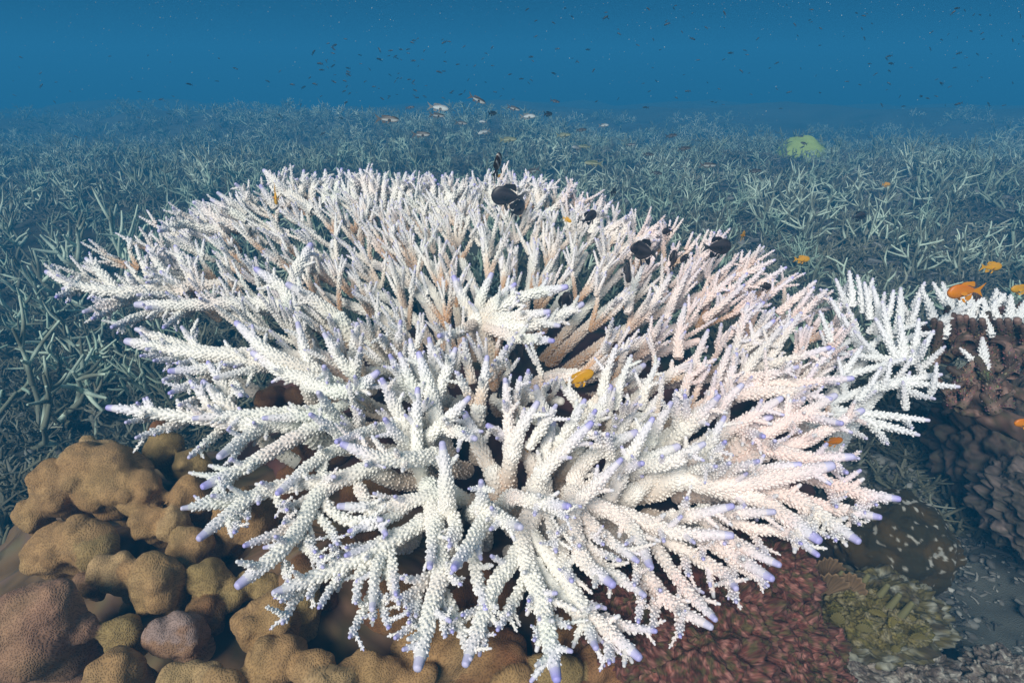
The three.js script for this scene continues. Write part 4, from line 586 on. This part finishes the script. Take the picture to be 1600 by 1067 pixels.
// a fish one unit long, nose to +x; deep: body height, fat: body width, look: colours
function fishProto(deep, fat, look, fork, simple = false) {
  const root = new THREE.Group(), n = simple ? 9 : 22, m = simple ? 7 : 16, P = [], C = [], I = [];
  const prof = (t) => Math.pow(Math.sin(Math.PI * Math.pow(clamp(t, 0, 1), 0.72)), 0.78) * (1 - 0.15 * t) + 0.17 * sstep(0.55, 1, t) * (1 - 0.1 * t);
  for (let i = 0; i <= n; i++) {
    const t = i / n, x = 0.5 - 0.74 * t, h = Math.max(0.004, deep * 0.5 * prof(t)), w = Math.max(0.003, fat * 0.5 * Math.pow(Math.sin(Math.PI * Math.pow(t, 0.6)) + 0.04, 0.8) * (1 - 0.55 * t) + 0.012 * (1 - t));
    for (let j = 0; j < m; j++) { const a = j / m * Math.PI * 2, y = Math.sin(a), z = Math.cos(a); P.push(x, y * h + 0.01 * Math.sin(t * 3), z * w); const k = look.body(t, y, j); C.push(k[0], k[1], k[2]); }
  }
  for (let i = 0; i < n; i++) for (let j = 0; j < m; j++) { const a = i * m + j, b = i * m + (j + 1) % m; I.push(a, a + m, b, b, a + m, b + m); }
  for (const e of [0, n]) { const c = P.length / 3; P.push(e ? -0.245 : 0.505, 0, 0); C.push(...look.body(e ? 1 : 0, 0, 0)); for (let j = 0; j < m; j++) e ? I.push(c, e * m + (j + 1) % m, e * m + j) : I.push(c, j, (j + 1) % m); }
  const g = new THREE.BufferGeometry(); g.setAttribute('position', new THREE.Float32BufferAttribute(P, 3)); g.setAttribute('color', new THREE.Float32BufferAttribute(C, 3)); g.setIndex(I); g.computeVertexNormals();
  const fin = (pts, th = 0.008) => { const s = new THREE.Shape(); s.moveTo(pts[0][0], pts[0][1]); const c = pts.slice(1).map((p) => new THREE.Vector2(p[0], p[1])); s.splineThru(c); s.lineTo(pts[0][0], pts[0][1]); const e = new THREE.ExtrudeGeometry(s, { depth: th, bevelEnabled: false, curveSegments: simple ? 3 : 8 }); e.translate(0, 0, -th / 2); return paint(e, (v) => look.fin(v)); };
  const H = deep * 0.5, tail = (() => { const s = new THREE.Shape(); s.moveTo(-0.2, 0.035); s.quadraticCurveTo(-0.34, 0.06, -0.5, 0.16 + fork * 0.05); s.quadraticCurveTo(-0.42, 0.05, -0.36 - (1 - fork) * 0.09, 0); s.quadraticCurveTo(-0.42, -0.05, -0.5, -0.16 - fork * 0.05); s.quadraticCurveTo(-0.34, -0.06, -0.2, -0.035); const e = new THREE.ExtrudeGeometry(s, { depth: 0.01, bevelEnabled: false, curveSegments: simple ? 3 : 8 }); e.translate(0, 0, -0.005); return paint(e, (v) => look.fin(v)); })();
  const dorsal = fin([[0.2, H * 0.86], [0.1, H * 1.18], [-0.06, H * 1.22], [-0.17, H * 1.16], [-0.2, H * 0.55], [-0.05, H * 0.75]]), anal = fin([[-0.02, -H * 0.8], [-0.06, -H * 1.15], [-0.15, -H * 1.25], [-0.2, -H * 0.9], [-0.19, -H * 0.4]]);
  if (simple) { const flat = (q) => { q = q.index ? q.toNonIndexed() : q; q.deleteAttribute('uv'); return q; }; return mergeGeometries([g, tail, dorsal, anal].map(flat)); }
  part('body', g, fishMats.skin, root); part('tail_fin', tail, fishMats.fin, root); part('dorsal_fin', dorsal, fishMats.fin, root); part('anal_fin', anal, fishMats.fin, root);
  const pel = fin([[0.13, -H * 0.82], [0.07, -H * 1.3], [0.0, -H * 1.35], [0.06, -H * 0.85]]); for (const s of [-1, 1]) { const o = part('pelvic_fin', pel, fishMats.fin, root); o.position.z = s * fat * 0.12; o.rotation.x = -s * 0.25; }
  const pec = fin([[0, 0.03], [-0.08, 0.05], [-0.14, 0.0], [-0.1, -0.05], [0, -0.03]], 0.006); for (const s of [-1, 1]) { const o = part('pectoral_fin', pec, fishMats.fin, root); o.position.set(0.17, -0.03, s * fat * 0.43); o.rotation.y = s * 0.5; }
  const ball = new THREE.SphereGeometry(0.022, 12, 8), ring = paint(new THREE.SphereGeometry(0.03, 12, 8), () => look.ring); ring.scale(1, 1, 0.4); ball.scale(1, 1, 0.5);
  for (const s of [-1, 1]) { const o = part('eye', ring, fishMats.ring, root); o.position.set(0.375, 0.035, s * fat * 0.33); const b = part('pupil', ball, fishMats.eye, o); b.position.z = s * 0.007; }
  return root;
}
const looks = {
  silver: { body: (t, y) => mix3([0.50, 0.55, 0.54], [0.035, 0.038, 0.04], sstep(-0.3, 0.45, y)), fin: () => [0.10, 0.10, 0.10], ring: [0.5, 0.5, 0.45] },
  pale: { body: (t, y) => mix3([0.62, 0.70, 0.70], [0.22, 0.27, 0.30], sstep(0.0, 0.8, y)), fin: () => [0.2, 0.22, 0.22], ring: [0.6, 0.6, 0.55] },
  green: { body: (t, y) => mix3([0.44, 0.50, 0.36], [0.09, 0.13, 0.08], sstep(-0.3, 0.6, y)), fin: () => [0.18, 0.22, 0.15], ring: [0.5, 0.5, 0.4] },
  drab: { body: (t, y) => mix3([0.24, 0.24, 0.23], [0.03, 0.028, 0.028], sstep(-0.5, 0.3, y)), fin: () => [0.06, 0.055, 0.055], ring: [0.3, 0.28, 0.25] },
  dark: { body: (t, y, j) => [0.026, 0.022, 0.024].map((k) => k * (0.7 + 0.6 * ((j * 5 + Math.round(t * 22) * 3) % 3))), fin: (v) => (v.x < -0.28 ? mix3([0.016, 0.013, 0.014], [0.10, 0.11, 0.12], sstep(-0.28, -0.5, v.x)) : [0.012, 0.01, 0.011]), ring: [0.05, 0.04, 0.035] },
  banded: { body: (t, y) => (Math.abs(t - 0.28) < 0.05 || Math.abs(t - 0.62) < 0.05 ? [0.55, 0.5, 0.45] : [0.045, 0.025, 0.02]), fin: () => [0.03, 0.022, 0.02], ring: [0.2, 0.18, 0.15] },
  yellow: { body: (t, y) => mix3([0.78, 0.42, 0.012], [0.60, 0.30, 0.012], sstep(-0.2, 0.9, y)), fin: () => [0.72, 0.38, 0.01], ring: [0.5, 0.3, 0.03] },
  orange: { body: (t, y) => mix3([0.80, 0.27, 0.008], [0.62, 0.18, 0.008], sstep(-0.1, 0.9, y)), fin: () => [0.72, 0.28, 0.006], ring: [0.25, 0.12, 0.02] },
};
const kinds = { chromis: fishProto(0.25, 0.11, looks.silver, 1), whitefish: fishProto(0.28, 0.12, looks.pale, 1), greenfish: fishProto(0.24, 0.11, looks.green, 1), drabfish: fishProto(0.25, 0.11, looks.drab, 1), darkdam: fishProto(0.56, 0.16, looks.dark, 0.6), banded: fishProto(0.46, 0.15, looks.banded, 0.6), yellowdam: fishProto(0.40, 0.15, looks.yellow, 0.5), orangedam: fishProto(0.42, 0.16, looks.orange, 0.7) };
// x, y, length in the photograph, real length, heading (0 = right, 180 = left, 90 = away, -90 = towards), pitch, roll
function fish(kind, name, x, y, len, real, head, pitch, label, category, grp, roll = {}) {
  const o = kinds[kind].clone(); o.name = numbered(name); const fore = Math.max(0.35, Math.abs(Math.cos(head * Math.PI / 180))), t = roll.deck !== undefined ? deckDepth(x, y, roll.deck) : real * fore * F / len;
  if (roll.deck !== undefined) real = len * t / F / Math.max(0.45, Math.abs(Math.cos(head * Math.PI / 180) * Math.cos(pitch * Math.PI / 180)) + 0.5 * Math.abs(Math.sin(pitch * Math.PI / 180)));
  o.position.copy(at(x, y, t)); o.scale.setScalar(real); o.rotation.set(0, head * Math.PI / 180, pitch * Math.PI / 180, 'YZX'); scene.add(o); tag(o, label, category, grp); return shadows(o);
}
const chrom = [
  ['chromis', 604, 186, 38, 5, -3, 'silver fish with a dark back, leftmost of the school over the white coral'], ['whitefish', 684, 168, 34, 8, -8, 'pale silver fish swimming just above another near the top of the school'], ['chromis', 682, 180, 25, 12, -6, 'silver fish tucked right under a paler one'], ['chromis', 745, 155, 30, 10, -24, 'silver dark-backed fish, topmost of the school, nose tipped down'], ['chromis', 802, 169, 22, 5, -14, 'small silver fish nose down right of the topmost one'], ['whitefish', 824, 182, 26, 0, 2, 'pale fish with a pinkish face, level, in the middle of the school'], ['chromis', 657, 210, 30, 4, 0, 'plain silver fish alone low on the left of the school'], ['greenfish', 793, 218, 29, 6, 2, 'silver-green fish low in the middle of the school'], ['whitefish', 757, 206, 21, 190, -14, 'pale fish facing left with its tail up'], ['greenfish', 880, 211, 24, 4, 3, 'slim green fish right of the school'], ['drabfish', 908, 203, 18, 8, 4, 'small drab fish above a pair facing left'], ['whitefish', 943, 196, 17, 10, 4, 'faint pale fish at the upper right of the school'], ['whitefish', 902, 231, 17, 215, 12, 'pale fish turning left behind a green one'], ['greenfish', 914, 229, 21, 184, 5, 'green fish facing left in a close pair'], ['greenfish', 928, 255, 30, 182, 4, 'silver-green fish facing left over the far rim'], ['chromis', 832, 267, 27, 186, -14, 'pinkish silver fish facing left right above the far rim'], ['drabfish', 769, 177, 13, 58, 0, 'small drab fish seen from the front'], ['drabfish', 856, 178, 15, 55, -3, 'round-looking drab fish seen from the front'], ['drabfish', 1049, 212, 20, 8, 6, 'drab fish high to the right of the school'], ['drabfish', 1069, 232, 22, 6, 5, 'drab fish swimming right between two others'], ['drabfish', 1013, 241, 19, 10, -4, 'dark drab fish at the left of the drab ones'], ['drabfish', 1026, 270, 20, 8, -10, 'drab fish lowest beside the far rim'], ['chromis', 1106, 258, 28, 2, 0, 'brownish fish low right of the school swimming right'], ['drabfish', 1180, 267, 22, 4, 3, 'drab fish furthest right above the staghorns'], ['chromis', 720, 192, 20, 6, -6, 'small silver fish between the pale pair and the lone low fish'], ['whitefish', 755, 190, 13, 150, 0, 'tiny pale fish under the topmost silver one'], ['drabfish', 867, 158, 16, 10, -12, 'faint drab fish high right of the school'], ['chromis', 985, 226, 16, 8, 3, 'faint silver fish between the left-facing pair and the drab ones'], ['drabfish', 640, 168, 15, 4, 6, 'faint drab fish high left of the pale pair'], ['drabfish', 958, 300, 14, 70, 0, 'tiny dark fish head-on over the grey reef'],
];
for (const [k, x, y, len, h, p, label] of chrom) fish(k, 'silver_fish', x, y, len, 0.07, h, p, label, 'fish', 'small fish schooling over the white coral');
for (const [x, y, len, real, h, p, roll, label] of [
  [795, 307, 58, 0.085, 180, 4, 0, 'large black damselfish facing left over the far rim'], [808, 328, 26, 0.07, 60, 8, 0, 'black fish half hidden behind the large black one'], [920, 340, 32, 0.075, 30, 26, 0, 'black diamond-shaped fish on the right of the far rim'], [999, 387, 30, 0.07, 200, 0, 0, 'black fish behind a pale-faced one'], [1009, 393, 30, 0.07, 118, -6, 0, 'black fish with a greyish flank facing away'], [980, 421, 22, 0.06, -80, -50, 0, 'thin black fish seen edge-on, head down'], [1051, 408, 20, 0.06, -84, 60, 0, 'slim black fish seen edge-on between two others'], [1071, 404, 19, 0.06, 210, 0, 0, 'small black fish beside the slim one'], [1044, 361, 20, 0.065, 200, 0, 0, 'black fish above the right back rim'], [1120, 386, 48, 0.085, 8, 0, 0, 'big black damselfish facing right over the right back rim'], [1196, 448, 22, 0.06, 10, -4, 0, 'small round dark fish among the right-hand twigs'], [883, 478, 36, 0.06, -60, 62, -0.03, 'black fish upright in the hollow in the middle of the coral'], [806, 545, 34, 0.06, 50, -66, -0.03, 'black fish nose down deep in the brown hollow'], [786, 612, 34, 0.06, 60, 66, -0.05, 'black fish hiding low behind the raised front branches'], [1342, 338, 24, 0.06, 5, 12, 0, 'black fish far out over the grey rubble'],
]) fish('darkdam', 'black_fish', x, y, len, real, h, p, label, 'fish', 'black damselfish about the coral', { deck: x === 1342 ? undefined : roll || 0.10 });
fish('banded', 'banded_fish', 776, 260, 18, 0.055, 74, 40, 'thin dark fish with pale bands above the far rim', 'fish');
for (const [k, x, y, len, real, h, p, label] of [
  ['yellowdam', 905, 592, 56, 0.068, 14, 24, 'large yellow fish between the branches in the middle of the coral'], ['orangedam', 1510, 455, 60, 0.08, 184, -3, 'orange fish facing left over the right-hand white ends'], ['yellowdam', 1549, 417, 36, 0.07, 4, 0, 'yellow fish above the orange one'], ['yellowdam', 1253, 405, 26, 0.06, 2, 0, 'yellow fish out over the dark reef right of the big coral'], ['yellowdam', 1161, 368, 13, 0.045, 60, 10, 'tiny yellow fish among the staghorns behind the right rim'], ['yellowdam', 430, 304, 25, 0.05, 118, -62, 'yellow fish nose down at the left back of the coral'], ['yellowdam', 886, 343, 17, 0.04, -24, -22, 'little yellow fish left of the black diamond-shaped one'], ['yellowdam', 780, 276, 10, 0.04, 40, 30, 'tiny yellow fish above the large black one'], ['yellowdam', 820, 704, 12, 0.035, 150, 0, 'tiny yellow fish at the foot of the front branches'], ['orangedam', 1302, 690, 34, 0.05, 6, 8, 'orange fish peeping out under the right-hand branches'], ['orangedam', 1604, 661, 36, 0.05, 178, 0, 'orange fish at the right edge under the dead coral'], ['yellowdam', 1597, 452, 34, 0.06, 180, 4, 'dull yellow fish cut by the right edge'], ['yellowdam', 4, 861, 34, 0.05, 10, 8, 'yellow fish cut by the left edge beside the brown lobes'], ['yellowdam', 1385, 288, 14, 0.06, 4, 0, 'faint yellow fish far off beyond the rubble'],
]) fish(k, 'yellow_fish', x, y, len, real, h, p, label, 'fish', 'yellow and orange damselfish', { deck: { 905: 0.0, 820: -0.03, 1302: -0.06, 1604: -0.03, 430: 0.07, 886: 0.08 }[x] });
for (const [x, y, len, h, p, label] of [[1252, 213, 9, 4, 0, 'dark fish over the top of the yellow dome coral'], [1257, 224, 13, 186, 14, 'darkest fish in front of the yellow dome coral'], [1254, 230, 9, 10, 22, 'dark slanting fish lowest before the yellow dome coral'], [1237, 223, 7, 6, 0, 'faint small fish at the left of the yellow dome coral']]) fish('drabfish', 'dark_fish', x, y, len, 0.055, h, p, label, 'fish', 'fish in front of the yellow dome coral');
// the far school: small dark fish scattered through the blue water
{
  const geo = fishProto(0.26, 0.11, { body: () => [0.022, 0.03, 0.032], fin: () => [0.02, 0.025, 0.028], ring: [0, 0, 0] }, 0.9, true), m = fishMats.skin, r = rng(404), proto = new THREE.Mesh(geo, m);
  for (let i = 0; i < 290; i++) {
    let x, y; const k = r();
    if (k < 0.3) { x = 640 + 130 * (r() + r() - 1) * 1.6; y = 60 + 95 * r(); } else if (k < 0.5) { x = lerp(0, 560, r()); y = lerp(85, 250, r()); } else { x = lerp(820, 1600, r()); y = lerp(5, 170, r()); }
    const t = lerp(3.5, 7, r()), o = proto.clone(), s = lerp(0.026, 0.05, r()); const up = -((y - H / 2) / F * CP + SP), tt = up > 0 ? Math.min(t, 0.25 / up) : t; o.position.copy(at(x, y, tt)); o.scale.setScalar(s * Math.max(0.3, tt / t)); o.rotation.set(0, r() < 0.5 ? r() * 1.6 - 0.8 : 2.3 + r() * 1.6, (r() - 0.35) * 1.5, 'YZX');
    tag(o, 'tiny dark fish in the scattered school far off in the blue water', 'fish', 'far school of tiny dark fish'); top(o, 'distant_fish');
  }
}
// drifting specks
{
  const r = rng(15), n = 700, im = new THREE.InstancedMesh(new THREE.IcosahedronGeometry(1, 0), mat({ color: 0x9fb4b8, roughness: 1 }), n), m4 = new THREE.Matrix4(), q = new THREE.Quaternion();
  for (let i = 0; i < n; i++) { const sx = r() * W, sy = 330 * r() * r(), up = -((sy - H / 2) / F * CP + SP), t = Math.min(lerp(0.5, 3.2, r()), up > 0 ? 0.25 / up : 9), p = at(sx, sy, t), s = t * lerp(0.00025, 0.0009, r() * r()); m4.compose(p, q, V(s, s * (0.6 + r()), s)); im.setMatrixAt(i, m4); }
  tag(im, 'pale specks drifting in the water', 'drifting specks', null, 'stuff'); top(im, 'drifting_specks');
}

renderer.render(scene, camera);
